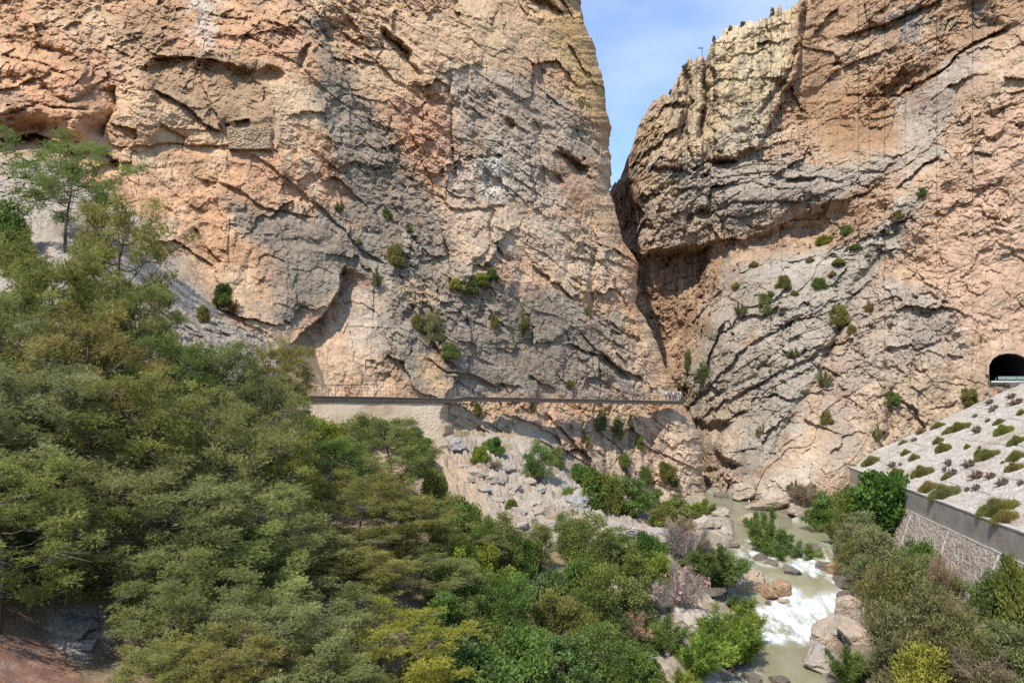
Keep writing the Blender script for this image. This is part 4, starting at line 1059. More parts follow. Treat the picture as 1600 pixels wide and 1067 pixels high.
# ------------------------------------------------------------------ old stone patch wall high in the left cliff, sighting post on the skyline
dwl = PATCH_D
ow = empty("patch_wall", at(392, 231, dwl)); O0 = np.array(ow.location)
tag(ow, "small old drystone wall blocking a hollow high in the orange cliff", "wall")
xs = np.linspace(354, 428, 90); ysx = np.linspace(197, 233, 46)
Xg, Yg = np.meshgrid(xs, ysx, indexing='ij')
rag = 2.5 * np.sin(Xg * 0.21) + 1.6 * np.sin(Xg * 0.63 + 1)
Yg = Yg + (1 - (Yg - 197) / 36) * rag
a_, b_ = ray(Xg.ravel(), Yg.ravel())
V = np.stack([a_ * dwl, 0 * a_ + dwl, b_ * dwl], 1).astype(np.float32)
hc, vc = cobble(V * np.array((1, 0.2, 1.7), np.float32), 0.46, 6)
V[:, 1] -= 0.10 * hc + 0.16 * vc + 0.25 * fbm(V, 1.6, 3, off=31)
edge = np.minimum.reduce([(Xg - 354).ravel(), (428 - Xg).ravel(), ((Yg - 197)).ravel() + 1]) + 4.0 * fbm(V, 0.9, 3, off=33)
V[:, 1] += 1.5 * smooth(5.0, 0.0, edge)
cc = np.repeat(np.array([[0.47, 0.335, 0.22]], np.float32), len(V), 0); cc = cc * (0.85 + 0.35 * vc)[:, None]; cc = mixc(cc, (0.33, 0.23, 0.15), (1 - hc) * 0.5)
link("stone_face", np_mesh("stone_face", V - O0.astype(np.float32), grid_faces(90, 46), [stone_mat], False, cols={"base": np.clip(cc * 0.78, 0.05, 0.8)}), ow)

pb = on_right(1097, 95); pole = empty("signal_pole", pb); tag(pole, "thin pole with a short crossbar standing on the cliff skyline", "pole")
mb = MB(); hp = float(at(1094, 76, pb[1])[2] - pb[2]) + 0.4
mb.tube([(0, 0, -1.2), (0, 0, hp)], 0.07, 6); mb.build("mast", dark_steel, pole)
mb = MB(); mb.tube([(-1.0, 0, hp - 0.35), (0.25, 0, hp - 0.35)], 0.12, 6); mb.build("crossbar", dark_steel, pole)
# ------------------------------------------------------------------ plant kit
def leaf_mat(name, dark, light, trans=0.25, rough=0.6):
    m = bpy.data.materials.new(name); m.use_nodes = True
    n, l = m.node_tree.nodes, m.node_tree.links
    b = n["Principled BSDF"]; b.inputs["Roughness"].default_value = rough; b.inputs["Specular IOR Level"].default_value = 0.25
    a = n.new("ShaderNodeAttribute"); a.attribute_name = "v"
    mx = n.new("ShaderNodeMixRGB"); mx.inputs[1].default_value = (*dark, 1); mx.inputs[2].default_value = (*light, 1)
    l.new(a.outputs["Fac"], mx.inputs[0])
    oi = n.new("ShaderNodeObjectInfo"); mu = n.new("ShaderNodeMixRGB"); mu.blend_type = 'MULTIPLY'; mu.inputs[0].default_value = 1
    l.new(mx.outputs[0], mu.inputs[1]); l.new(oi.outputs["Color"], mu.inputs[2])
    l.new(mu.outputs[0], b.inputs["Base Color"])
    t = n.new("ShaderNodeBsdfTranslucent"); l.new(mu.outputs[0], t.inputs["Color"])
    s = n.new("ShaderNodeMixShader"); s.inputs[0].default_value = trans
    l.new(b.outputs[0], s.inputs[1]); l.new(t.outputs[0], s.inputs[2]); l.new(s.outputs[0], n["Material Output"].inputs["Surface"])
    return m
needle_mat = leaf_mat("pine_needles", (0.150, 0.165, 0.052), (0.370, 0.375, 0.130), 0.48)
broad_mat = leaf_mat("shrub_leaves", (0.090, 0.115, 0.034), (0.255, 0.280, 0.082), 0.42, 0.5)
willow_mat = leaf_mat("willow_leaves", (0.090, 0.120, 0.036), (0.250, 0.280, 0.088), 0.42)
olea_mat = leaf_mat("oleander_leaves", (0.090, 0.096, 0.036), (0.265, 0.260, 0.105), 0.38)
dry_mat = leaf_mat("dry_twigs", (0.19, 0.150, 0.112), (0.37, 0.315, 0.245), 0.25, 0.8)
flower_mat = leaf_mat("pink_petals", (0.45, 0.20, 0.20), (0.58, 0.36, 0.35), 0.2)
bark_mat = mat("dark_bark", (0.095, 0.070, 0.052), 0.95, noise=[(6, 0.6, 1.3)], bump=[(14, 0.6, 0.03)])
dead_mat = mat("bleached_dead_wood", (0.34, 0.30, 0.26), 0.9, noise=[(5, 0.7, 1.2)])

def unit(a): return a / (np.linalg.norm(a, axis=-1, keepdims=True) + 1e-9)
def blades(C, D, v, rs, nb, ln, wd, spread):
    """nb thin triangles fanning from each point C along D"""
    n = len(C)
    c = np.repeat(C, nb, 0); d = unit(np.repeat(D, nb, 0) + spread * rs.randn(n * nb, 3))
    L = ln * rs.uniform(0.65, 1.25, (n * nb, 1)); s = unit(np.cross(d, rs.randn(n * nb, 3))) * wd * 0.5
    V = np.stack([c - s, c + s, c + d * L], 1).reshape(-1, 3)
    vv = np.repeat(np.clip(np.repeat(v + 0.16 * rs.randn(n), nb) + 0.14 * rs.randn(n * nb), 0, 1), 3)
    return V, vv
def quads(C, D, v, rs, ln, wd):
    n = len(C); d = unit(D + 0.6 * rs.randn(n, 3)); L = ln * rs.uniform(0.6, 1.25, (n, 1)); s = unit(np.cross(d, rs.randn(n, 3))) * wd * rs.uniform(0.35, 0.6, (n, 1))
    V = np.stack([C, C + d * L * 0.5 + s, C + d * L, C + d * L * 0.5 - s], 1).reshape(-1, 3)
    return V, np.repeat(np.clip(v + 0.15 * rs.randn(n), 0, 1), 4)
def vmesh(name, V, v, k, m): return np_mesh(name, V, np.arange(len(V)).reshape(-1, k), [m], False, attrs={"v": v})

def make_pine(seed, H=9.0, Rr=3.0, nb=30, low=0.22, tufts=58, sub=5, open_=0.0, flat=0.72):
    """returns part meshes: trunk, crown, dead branches"""
    rs = np.random.RandomState(seed)
    tr = MB(); dead = MB(); cl = []
    lean = rs.randn(2) * 0.05 * H
    def axis(f): return np.array([lean[0] * f * f + 0.12 * math.sin(f * 7 + seed), lean[1] * f * f + 0.12 * math.cos(f * 6 + seed), H * 0.95 * f])
    tr.tube([axis(f) for f in np.linspace(-0.04, 1, 12)], [0.17 * H / 9 * (1 - 0.88 * f) + 0.012 for f in np.linspace(0, 1, 12)], 7)
    for i in range(nb):
        f = low + (1 - low) * (i + 0.5) / nb
        g = (f - low) / (1 - low)
        az = i * 2.399 + rs.uniform(-0.5, 0.5)
        L = Rr * (0.30 + 0.78 * math.sin(math.pi * (0.22 + 0.70 * g))) * rs.uniform(0.65, 1.15)
        up = rs.uniform(0.10, 0.60) + 0.8 * g ** 2
        a = axis(f); o = np.array([math.cos(az), math.sin(az), 0])
        P_ = [a + o * L * s + np.array([0, 0, up * L * s * s * 0.9 - 0.10 * L * math.sin(s * 3)]) + 0.06 * rs.randn(3) * s for s in np.linspace(0, 1, 6)]
        tr.tube(P_, [0.055 * (1 - s * 0.85) * H / 9 for s in np.linspace(0, 1, 6)], 5)
        if rs.rand() < open_: continue
        cl.append((P_[-1] + np.array([0, 0, 0.1]), rs.uniform(0.42, 0.66)))
        for q in range(sub):
            s = rs.uniform(0.35, 1.0); k = s * 5; j = min(int(k), 4); b = P_[j] + (P_[j + 1] - P_[j]) * (k - j)
            a2 = az + rs.choice([-1, 1]) * rs.uniform(0.4, 1.3); l2 = L * rs.uniform(0.22, 0.48)
            e = b + np.array([math.cos(a2) * l2, math.sin(a2) * l2, rs.uniform(0.1, 0.9) * l2])
            tr.tube([b, (b + e) / 2 + np.array([0, 0, -0.05]), e], [0.022, 0.016, 0.008], 4)
            cl.append((e, rs.uniform(0.30, 0.60)))
            if rs.rand() < 0.30:
                for w in range(5):
                    e2 = b + np.array([math.cos(a2 + rs.randn() * .6), math.sin(a2 + rs.randn() * .6), rs.uniform(-0.5, 0.4)]) * l2 * rs.uniform(0.6, 1.2)
                    dead.tube([b, (b + e2) / 2 + 0.08 * rs.randn(3), e2 + 0.06 * rs.randn(3)], [0.014, 0.010, 0.005], 3)
    C, D, v = [], [], []
    for c, r in cl:
        r = r * H / 9 * Rr / 3
        n = int(1.55 * tufts * (r / 0.55) ** 2); g = rs.randn(n, 3) * np.array([r, r, r * flat]) * 0.47
        C.append(c + g); D.append(unit(g + np.array([0, 0, 0.35 * r]))); v.append(np.full(n, rs.uniform(0.15, 0.85)) + 0.12 * rs.randn(n))
    C, D, v = np.concatenate(C), np.concatenate(D), np.concatenate(v)
    V, vv = blades(C, D, v, rs, 5, 0.22, 0.037, 0.6)
    nt = len(tr.f); tr.add(dead.v, dead.f); tm = tr.mesh("trunk", bark_mat, True); tm.materials.append(dead_mat)
    for p in tm.polygons[nt:]: p.material_index = 1
    return dict(trunk=tm, crown=vmesh("crown", V, vv, 3, needle_mat)), H, Rr

def make_bush(seed, m, H=2.0, Rr=1.2, ncl=46, leaves=190, ln=0.12, wd=0.07, up=0.3, twig=0.5, ball=False):
    """leafy rounded shrub: leaf clumps through an uneven dome over visible stems"""
    rs = np.random.RandomState(seed); st = MB(); C, D, v = [], [], []
    for i in range(ncl):
        az = rs.uniform(0, 6.283); el = math.asin(rs.uniform(0.0, 1.0)); q = rs.uniform(0.45, 1.0) ** 0.6
        k = 0.78 + 0.34 * math.sin(az * 2 + seed) * math.cos(el * 3 + seed)
        c = np.array([math.cos(az) * math.cos(el) * Rr * q * k, math.sin(az) * math.cos(el) * Rr * q * k, H * (0.10 + 0.86 * math.sin(el) * q * (0.8 + 0.25 * k))])
        if ball:
            u_ = rs.uniform(-0.9, 1.0); q = rs.uniform(0.5, 1.0); cz = math.sqrt(1 - u_ * u_)
            c = np.array([math.cos(az) * cz * Rr * q * k, math.sin(az) * cz * Rr * q * k, H * (0.53 + 0.42 * u_ * q)])
        b = np.array([0.12 * math.cos(az), 0.12 * math.sin(az), -0.12])
        if rs.rand() < twig: st.tube([b, (b + c) / 2 + 0.08 * rs.randn(3), c], [0.03, 0.02, 0.006], 4)
        r = rs.uniform(0.16, 0.34) * Rr; n = int(leaves * (r / (0.26 * Rr)) ** 2); g = unit(rs.randn(n, 3)) * r * rs.uniform(0.35, 1.0, (n, 1)) * np.array([1, 1, 0.8])
        C.append(c + g); D.append(g / r + np.array([0, 0, up])); v.append(np.full(n, rs.uniform(0.1, 0.9)) + 0.1 * rs.randn(n))
    C, D, v = np.concatenate(C), np.concatenate(D), np.concatenate(v)
    V, vv = quads(C, D, v, rs, ln, wd)
    return dict(stem=st.mesh("stem", bark_mat), foliage=vmesh("foliage", V, vv, 4, m)), H, Rr
def make_willow(seed, m, H=2.0, Rr=1.2, nst=70, per=60, ln=0.20, wd=0.03, stem_m=None, dens=1.0, flowers=0):
    """many arching wands from one root, set with narrow leaves (or bare twigs)"""
    rs = np.random.RandomState(seed); st = MB(); C, D, v = [], [], []
    tips = []
    npl = max(nst // 5, 4); pl = [(rs.uniform(0, 6.283), rs.uniform(0.1, 1.0) ** 0.6, rs.uniform(0.6, 1.08), rs.uniform(0.1, 0.9)) for _ in range(npl)]
    for i in range(nst):
        az, k, hq, vq = pl[i % npl]; az = az + rs.randn() * 0.12; k = k + rs.randn() * 0.05; h = H * hq * rs.uniform(0.85, 1.05) * (1 - 0.35 * k * k)
        tip = np.array([math.cos(az) * Rr * k, math.sin(az) * Rr * k, h]); b = np.array([tip[0] * 0.15, tip[1] * 0.15, -0.1]); mid = np.array([tip[0] * 0.42, tip[1] * 0.42, h * 0.62])
        st.tube([b, mid, tip], [0.018, 0.012, 0.004], 3); tips.append(tip)
        s = rs.uniform(0.25, 1.02, (int(per * dens), 1)); p = (1 - s) ** 2 * b + 2 * s * (1 - s) * mid + s ** 2 * tip
        C.append(p + 0.05 * Rr * rs.randn(len(p), 3)); t = unit(tip - mid)
        D.append(np.repeat(t[None], len(p), 0) + 0.5 * unit(rs.randn(len(p), 3))); v.append(np.full(len(p), vq) + 0.15 * rs.randn(len(p)))
    C, D, v = np.concatenate(C), np.concatenate(D), np.concatenate(v)
    V, vv = blades(C, D, v, rs, 2, ln, wd, 0.5)
    nl = len(V) // 3
    if flowers:
        tp = np.array(tips)[rs.randint(0, len(tips), flowers)]; c = tp + rs.randn(flowers, 3) * 0.12 * Rr
        c = np.repeat(c, 6, 0) + 0.035 * rs.randn(flowers * 6, 3)
        V3, v3 = blades(c, rs.randn(len(c), 3) + np.array([0, 0, .5]), rs.rand(len(c)), rs, 2, 0.08, 0.08, 0.8)
        V = np.concatenate([V, V3]); vv = np.concatenate([vv, v3])
    fm = np_mesh("foliage", V, np.arange(len(V)).reshape(-1, 3), [m, flower_mat], False, attrs={"v": vv}, mi=(np.arange(len(V) // 3) >= nl).astype(np.int32))
    parts = dict(stem=st.mesh("stem", stem_m or bark_mat), foliage=fm)
    return parts, H, Rr
def make_cushion(seed, m, H=0.7, Rr=0.9, n=2600):
    """low dense mound of short upright shoots"""
    rs = np.random.RandomState(seed); az = rs.uniform(0, 6.283, n); k = np.sqrt(rs.rand(n)); e = 0.92 + 0.10 * np.sin(az * 2 + seed) + 0.06 * np.sin(az * 5)
    x_ = np.cos(az) * k * Rr * e; y_ = np.sin(az) * k * Rr * e; z_ = H * np.sqrt(np.clip(1 - k * k, 0, 1)) * rs.uniform(0.35, 0.95, n) * (0.8 + 0.3 * np.sin(x_ * 5 + seed) * np.cos(y_ * 4))
    C = np.stack([x_, y_, z_ - 0.05], 1); D = unit(np.stack([x_ * 0.6, y_ * 0.6, 0.8 + 0 * x_], 1))
    V, vv = blades(C, D, np.clip(0.5 + 0.25 * np.sin(x_ * 4) + 0.2 * rs.randn(n), 0, 1), rs, 3, 0.20, 0.04, 0.5)
    return dict(foliage=vmesh("foliage", V, vv, 3, m)), H, Rr

PR_ = {
    'pineA': make_pine(1, 9, 3.0, 30), 'pineB': make_pine(2, 9, 3.3, 34, 0.16), 'pineC': make_pine(5, 9, 2.8, 28, 0.28, 54), 'pineD': make_pine(8, 8, 3.6, 30, 0.12, 56),
    'lone': make_pine(11, 9, 4.2, 24, 0.40, 44, 5, 0.05, 0.7),
    'bushA': make_bush(21, broad_mat), 'bushB': make_bush(22, broad_mat, 2.4, 1.1, 52, 170, 0.11, 0.06), 'bushC': make_bush(23, broad_mat, 1.6, 1.4, 52, 180, 0.13, 0.08),
    'fig': make_bush(24, broad_mat, 3.0, 1.5, 110, 110, 0.20, 0.16, 0.1, 0.3, True),
    'tall': make_bush(27, broad_mat, 3.2, 1.25, 70, 150, 0.12, 0.045, 0.8),
    'wilA': make_willow(31, willow_mat), 'wilB': make_willow(32, willow_mat, 2.2, 1.0, 64, 70), 'wilC': make_willow(33, willow_mat, 3.0, 1.5, 110, 62, 0.18, 0.035),
    'oleA': make_bush(61, olea_mat, 3.4, 1.5, 120, 85, 0.17, 0.05, 0.9, 0.35), 'oleB': make_bush(62, olea_mat, 2.8, 1.4, 96, 85, 0.17, 0.05, 0.9, 0.35),
    'twigA': make_willow(41, dry_mat, 1.8, 1.2, 90, 42, 0.22, 0.018, dead_mat), 'twigB': make_willow(42, dry_mat, 1.6, 1.3, 80, 40, 0.22, 0.018, dead_mat, 1.0, 34),
    'cushA': make_cushion(51, broad_mat), 'cushB': make_cushion(52, broad_mat, 0.6, 1.0), 'cushD': make_willow(53, dry_mat, 0.65, 0.85, 70, 26, 0.20, 0.035, dead_mat),
}
_first = {}
PLACED = []
def plant(proto, name, loc, sxy, sz, tint, cat, group, desc, pxy, rz=None, parts=True):
    meshes, H, Rr = PR_[proto]
    rz = random.uniform(0, 6.283) if rz is None else rz
    if len(meshes) == 1 or not parts:
        key = [k for k in ('crown', 'foliage') if k in meshes][0]
        o = bpy.data.objects.new(name, meshes[key]); COL.objects.link(o); o.color = (*tint, 1)
    else:
        o = empty(name)
        for nm, me in meshes.items():
            c = bpy.data.objects.new(nm, me); COL.objects.link(c); c.parent = o
            if nm in ('crown', 'foliage'): c.color = (*tint, 1)
    o.location = loc; o.rotation_euler = (0, 0, rz); o.scale = (sxy, sxy, sz)
    tag(o, None, cat, group); PLACED.append((o, desc, pxy)); return o
def ground_hit(px_, py_, d0=14.0, d1=135.0):
    a, b = ray(px_, py_); a, b = float(a), float(b); dd = d0
    while dd < d1:
        if b * dd <= gz_at(a * dd, dd): return dd
        dd += 0.4
    return d1

LEAFY = dict(dark=(0.68, 0.90, 0.60), green=(0.85, 1.05, 0.75), olive=(1.12, 1.02, 0.78), bright=(1.30, 1.38, 0.70), yellow=(1.42, 1.38, 0.66), blue=(0.78, 0.98, 0.88), grey=(1.15, 1.12, 1.22), pale=(1.25, 1.25, 1.1), brown=(1.5, 1.05, 0.95), rust=(1.12, 0.88, 0.80), plain=(1, 1, 1))
WORD = dict(dark="dark green", green="mid green", olive="olive green", bright="bright green", yellow="yellow green", blue="blue green", grey="grey green", pale="pale green", brown="brownish", rust="rusty brown", plain="dull green")

# ------------------------------------------------------------------ pines: photo x, photo y of the top, distance, crown width in photo pixels, model, tone
PINES = [
    (18, 868, 31, 190, 'pineD', 'green'),    (188, 330, 52, 165, 'pineC', 'olive'), (86, 412, 45, 200, 'pineB', 'olive'), (8, 492, 40, 200, 'pineD', 'plain'), (225, 462, 50, 150, 'pineA', 'plain'), (150, 518, 41, 210, 'pineD', 'olive'),
    (268, 548, 48, 150, 'pineA', 'green'), (350, 556, 51, 150, 'pineB', 'plain'), (440, 545, 60, 105, 'pineC', 'olive'), (415, 606, 52, 140, 'pineD', 'plain'), (60, 590, 35, 240, 'pineB', 'grey'), (205, 610, 38, 220, 'pineA', 'olive'),
    (330, 644, 41, 200, 'pineD', 'pale'), (440, 690, 46, 150, 'pineB', 'olive'), (16, 730, 29, 260, 'pineA', 'olive'), (200, 738, 34, 240, 'pineB', 'plain'), (300, 760, 34, 240, 'pineC', 'plain'), (415, 770, 38, 200, 'pineA', 'grey'),
    (525, 692, 57, 130, 'pineB', 'green'), (612, 660, 64, 130, 'pineA', 'plain'), (562, 752, 49, 170, 'pineD', 'olive'), (640, 780, 52, 160, 'pineB', 'olive'), (40, 830, 34, 230, 'pineD', 'olive'), (285, 862, 31, 190, 'pineA', 'plain'), (365, 838, 34, 230, 'pineB', 'pale'),
    (330, 925, 29, 210, 'pineD', 'plain'), (480, 845, 40, 180, 'pineC', 'plain'), (262, 1010, 25, 150, 'pineC', 'olive'), (430, 960, 28, 210, 'pineB', 'grey'), (560, 868, 43, 170, 'pineA', 'olive'), (655, 880, 47, 160, 'pineD', 'plain'), (500, 940, 34, 170, 'pineA', 'plain'),
    (600, 975, 35, 235, 'pineD', 'yellow'), (-60, 640, 33, 240, 'pineC', 'plain'), (360, 1010, 25, 180, 'pineA', 'olive'), (740, 842, 58, 110, 'pineC', 'plain'), (500, 1030, 28, 190, 'pineC', 'plain'),
]
for (a, top_, dd, wpx, pr, tone) in PINES:
    q = at(a, top_, dd); zb = gz_at(q[0], q[1]); H, Rr = PR_[pr][1:]
    h = max(q[2] - zb, 2.4) * 0.95; sxy = wpx / FPX * dd / (2.25 * Rr)
    plant(pr, "pine_tree", (q[0], q[1], zb), sxy, h / H, tuple(c * random.uniform(0.92, 1.08) for c in LEAFY[tone]), "tree", "pines on the slope", WORD[tone] + " pine", (a, top_))
q = on_left(106, 390); dd = q[1]
lone = plant('lone', "pine_tree", (q[0], q[1] - 0.3, q[2] - 0.2), 140 / FPX * dd / 8.4, (392 - 244) / FPX * dd / 9.0, LEAFY['green'], "tree", "pines on the slope", None, (92, 244))
lone["label"] = "small open crowned pine standing alone on the grey scree slope"
for (a, top_, w_, tone) in [(8, 302, 90, 'green'), (28, 352, 70, 'olive'), (4, 244, 36, 'olive')]:
    dd = ground_hit(a, top_ + 120 if top_ > 250 else 275); q = at(a, top_, dd); zb = gz_at(q[0], q[1]); pr = 'bushB'
    plant(pr, "shrub", (q[0], q[1], zb), w_ / FPX * dd / 2.2, max(q[2] - zb, 2) / 2.4, LEAFY[tone], "shrub", "leafy shrubs", WORD[tone] + " leafy shrub", (a, top_))

# ------------------------------------------------------------------ shrubs on the ground: x, bottom, top, width (photo pixels), model, tone
SHRUBS = [
    (490, 705, 645, 70, 'bushA', 'yellow'), (525, 712, 660, 60, 'bushC', 'bright'), (565, 700, 655, 70, 'bushB', 'green'), (470, 730, 668, 60, 'bushC', 'olive'), (655, 745, 688, 62, 'bushA', 'dark'), (640, 700, 665, 60, 'bushA', 'green'), (680, 800, 735, 60, 'bushC', 'olive'), (600, 700, 664, 60, 'bushB', 'green'),
    (705, 860, 775, 100, 'bushA', 'dark'), (738, 850, 790, 60, 'bushC', 'green'), (725, 930, 845, 80, 'bushB', 'bright'), (755, 920, 850, 80, 'bushA', 'yellow'), (785, 895, 800, 80, 'tall', 'olive'), (760, 890, 808, 60, 'tall', 'green'), (840, 900, 815, 60, 'tall', 'olive'), (815, 905, 840, 60, 'bushB', 'dark'),
    (855, 970, 890, 95, 'bushA', 'blue'), (925, 900, 800, 90, 'tall', 'olive'), (890, 880, 800, 70, 'tall', 'plain'), (965, 895, 825, 80, 'tall', 'green'), (1014, 890, 828, 62, 'bushA', 'dark'), (1030, 925, 870, 70, 'bushC', 'bright'), (995, 925, 860, 70, 'bushB', 'olive'),
    (760, 985, 900, 90, 'tall', 'green'), (800, 1010, 895, 90, 'tall', 'green'), (870, 1010, 920, 100, 'tall', 'olive'), (935, 1000, 880, 110, 'tall', 'olive'), (990, 985, 905, 90, 'bushB', 'plain'), (905, 950, 870, 80, 'bushA', 'green'), (700, 950, 880, 90, 'bushA', 'green'), (690, 1010, 930, 100, 'bushB', 'dark'),
    (940, 1080, 975, 120, 'tall', 'green'), (1000, 1075, 1010, 80, 'bushA', 'green'), (880, 1090, 1000, 110, 'bushB', 'blue'), (820, 1090, 985, 110, 'bushA', 'green'), (735, 1100, 1000, 150, 'bushA', 'blue'), (660, 1080, 1010, 90, 'bushC', 'olive'), (770, 1050, 975, 80, 'bushB', 'olive'), (720, 1000, 940, 80, 'bushC', 'plain'), (960, 1020, 950, 70, 'tall', 'plain'), (830, 1040, 975, 70, 'tall', 'green'), (900, 1050, 985, 70, 'tall', 'olive'),
    (925, 795, 730, 75, 'bushA', 'green'), (955, 805, 748, 60, 'bushC', 'olive'), (985, 805, 745, 70, 'bushB', 'blue'), (908, 758, 722, 40, 'bushA', 'green'), (840, 757, 688, 52, 'tall', 'green'), (770, 712, 682, 36, 'bushA', 'green'), (750, 722, 697, 34, 'bushC', 'bright'), (1020, 800, 762, 50, 'bushA', 'grey'), (1060, 815, 775, 60, 'bushB', 'olive'), (1098, 808, 780, 55, 'wilA', 'bright'), (1040, 825, 790, 60, 'bushC', 'olive'),
    (770, 735, 715, 36, 'twigA', 'pale'), (870, 730, 700, 30, 'bushC', 'grey'), (800, 800, 785, 24, 'bushC', 'olive'),
    (1120, 925, 848, 110, 'wilA', 'green'), (1095, 900, 850, 70, 'wilB', 'olive'), (1205, 880, 796, 74, 'wilB', 'green'), (1226, 895, 835, 70, 'wilA', 'green'), (1256, 888, 848, 56, 'wilA', 'pale'), (1190, 845, 800, 50, 'wilA', 'green'),
    (1140, 1045, 955, 130, 'wilC', 'bright'), (1085, 1060, 985, 120, 'wilA', 'bright'), (1158, 1050, 985, 70, 'wilA', 'bright'), (1165, 1010, 945, 80, 'wilB', 'yellow'), (1040, 1030, 975, 90, 'wilA', 'green'), (1110, 1010, 965, 80, 'wilA', 'yellow'), (1060, 1095, 1040, 80, 'wilA', 'yellow'), (1155, 960, 930, 50, 'wilA', 'green'),
    (1078, 890, 820, 95, 'twigA', 'plain'), (1058, 960, 885, 95, 'twigB', 'plain'), (990, 1005, 955, 70, 'twigB', 'rust'), (1066, 866, 835, 44, 'twigB', 'rust'), (1025, 960, 915, 60, 'twigB', 'plain'), (1064, 840, 805, 56, 'twigA', 'olive'), 
    (1290, 830, 772, 66, 'bushB', 'green'), (1322, 825, 758, 60, 'bushA', 'olive'), (1258, 792, 755, 54, 'twigA', 'olive'), (1345, 850, 800, 64, 'oleB', 'grey'), (1375, 905, 830, 95, 'oleB', 'grey'), (1330, 885, 820, 70, 'oleB', 'grey'), (1310, 850, 800, 50, 'wilB', 'olive'),
    (1440, 890, 842, 66, 'bushC', 'dark'), (1470, 900, 860, 44, 'twigA', 'rust'), (1410, 1000, 870, 110, 'oleA', 'olive'), (1455, 1040, 915, 120, 'oleA', 'plain'), (1395, 1085, 955, 100, 'oleB', 'plain'), (1500, 1075, 960, 120, 'oleA', 'olive'), (1325, 1075, 1005, 80, 'wilA', 'green'), (1372, 960, 890, 70, 'oleB', 'olive'), (1440, 1100, 1010, 110, 'oleB', 'yellow'),
    (1470, 950, 885, 90, 'oleB', 'plain'), (1500, 1010, 945, 90, 'twigA', 'olive'), (1455, 915, 865, 60, 'oleB', 'pale'), (1525, 1040, 985, 90, 'oleB', 'grey'), (1480, 1060, 1000, 90, 'oleA', 'plain'), (1350, 930, 870, 60, 'oleB', 'grey'), (1335, 900, 845, 50, 'oleB', 'olive'), (1420, 930, 860, 80, 'oleA', 'pale'),
    (1560, 975, 880, 100, 'oleA', 'dark'), (1550, 985, 900, 80, 'bushB', 'dark'), (1592, 965, 850, 70, 'bushA', 'olive'), (1590, 1080, 985, 120, 'oleB', 'plain'), (1535, 1085, 1010, 110, 'twigA', 'olive'), (1480, 990, 930, 60, 'twigA', 'rust'), (1510, 1000, 955, 70, 'bushC', 'green'), (1600, 1010, 950, 70, 'bushB', 'dark'),
]
for (a, bot, top_, w_, pr, tone) in SHRUBS:
    dd = ground_hit(a, bot); q = at(a, bot, dd); H, Rr = PR_[pr][1:]; hpx = (bot - top_) / FPX * dd * 1.02
    while a > 1300 and dd > 30 and q[0] > wall_x(q[1]) - 3.8: dd -= 0.4; q = at(a, bot, dd); hpx = max(at(a, top_, dd)[2] - gz_at(q[0], q[1]), 0.8)
    tw = pr.startswith('twig'); wi = pr.startswith('wil')
    kind = "bare twiggy shrub" if pr == 'twigA' else "pink flowering shrub" if pr == 'twigB' else "feathery willow bush" if wi else "oleander" if pr.startswith("ole") else "tall leafy bush" if pr == 'tall' else "leafy shrub"
    tn_ = LEAFY[tone]
    plant(pr, "willow_bush" if wi else "shrub", (q[0], q[1], gz_at(q[0], q[1]) - 0.05), w_ / FPX * dd / (2.05 * Rr), hpx / H, tuple(c * random.uniform(0.92, 1.08) for c in tn_),
          "shrub", "shrubs by the river and slope", ("" if tw else WORD[tone] + " ") + kind, (a, (bot + top_) / 2))
q = at(1380, 840, 85); zb = gz_at(q[0], q[1])
fig = plant('fig', "fig_tree", (q[0], q[1], zb), 96 / FPX * 85 / 3.1, (at(1380, 731, 85)[2] - zb) / 3.0, (0.52, 0.80, 0.48), "tree", None, None, (1380, 780))
fig["label"] = "round dark green fig tree against the concrete retaining wall"

# ------------------------------------------------------------------ shrubs rooted in the cliffs: x, y of the foot, width, height, model, tone
CL = [(347, 476, 38, 40, 'bushA', 'dark'), (603, 344, 19, 24, 'bushB', 'dark'), (530, 332, 22, 20, 'bushA', 'grey'), (728, 456, 46, 30, 'bushC', 'green'), (748, 446, 40, 26, 'bushA', 'bright'), (768, 434, 24, 18, 'bushC', 'dark'), (712, 450, 26, 16, 'bushC', 'yellow'), (618, 412, 34, 34, 'bushC', 'olive'), (590, 446, 26, 28, 'bushA', 'grey'),
      (678, 540, 46, 62, 'tall', 'grey'), (705, 556, 34, 24, 'bushC', 'green'), (650, 512, 24, 24, 'bushC', 'olive'), (814, 522, 30, 40, 'bushC', 'grey'), (772, 510, 18, 22, 'bushC', 'olive'), (918, 494, 14, 24, 'bushA', 'grey'), (318, 500, 26, 26, 'bushC', 'olive'), (366, 488, 22, 22, 'bushA', 'brown'),
      (986, 680, 22, 40, 'tall', 'blue'), (964, 688, 20, 44, 'tall', 'green'), (940, 672, 22, 36, 'tall', 'blue'), (1040, 750, 34, 34, 'bushA', 'olive'), (1008, 752, 26, 26, 'bushC', 'green'), (1000, 700, 16, 26, 'bushA', 'green'), (745, 650, 14, 26, 'bushA', 'olive'), (916, 700, 14, 30, 'tall', 'olive'), (975, 726, 24, 20, 'bushC', 'green'), (1054, 760, 22, 20, 'bushC', 'grey'), (890, 600, 14, 10, 'cushA', 'olive'), (640, 360, 12, 10, 'cushA', 'olive'), (560, 380, 12, 10, 'cushA', 'grey'), (832, 640, 12, 14, 'bushA', 'olive')]
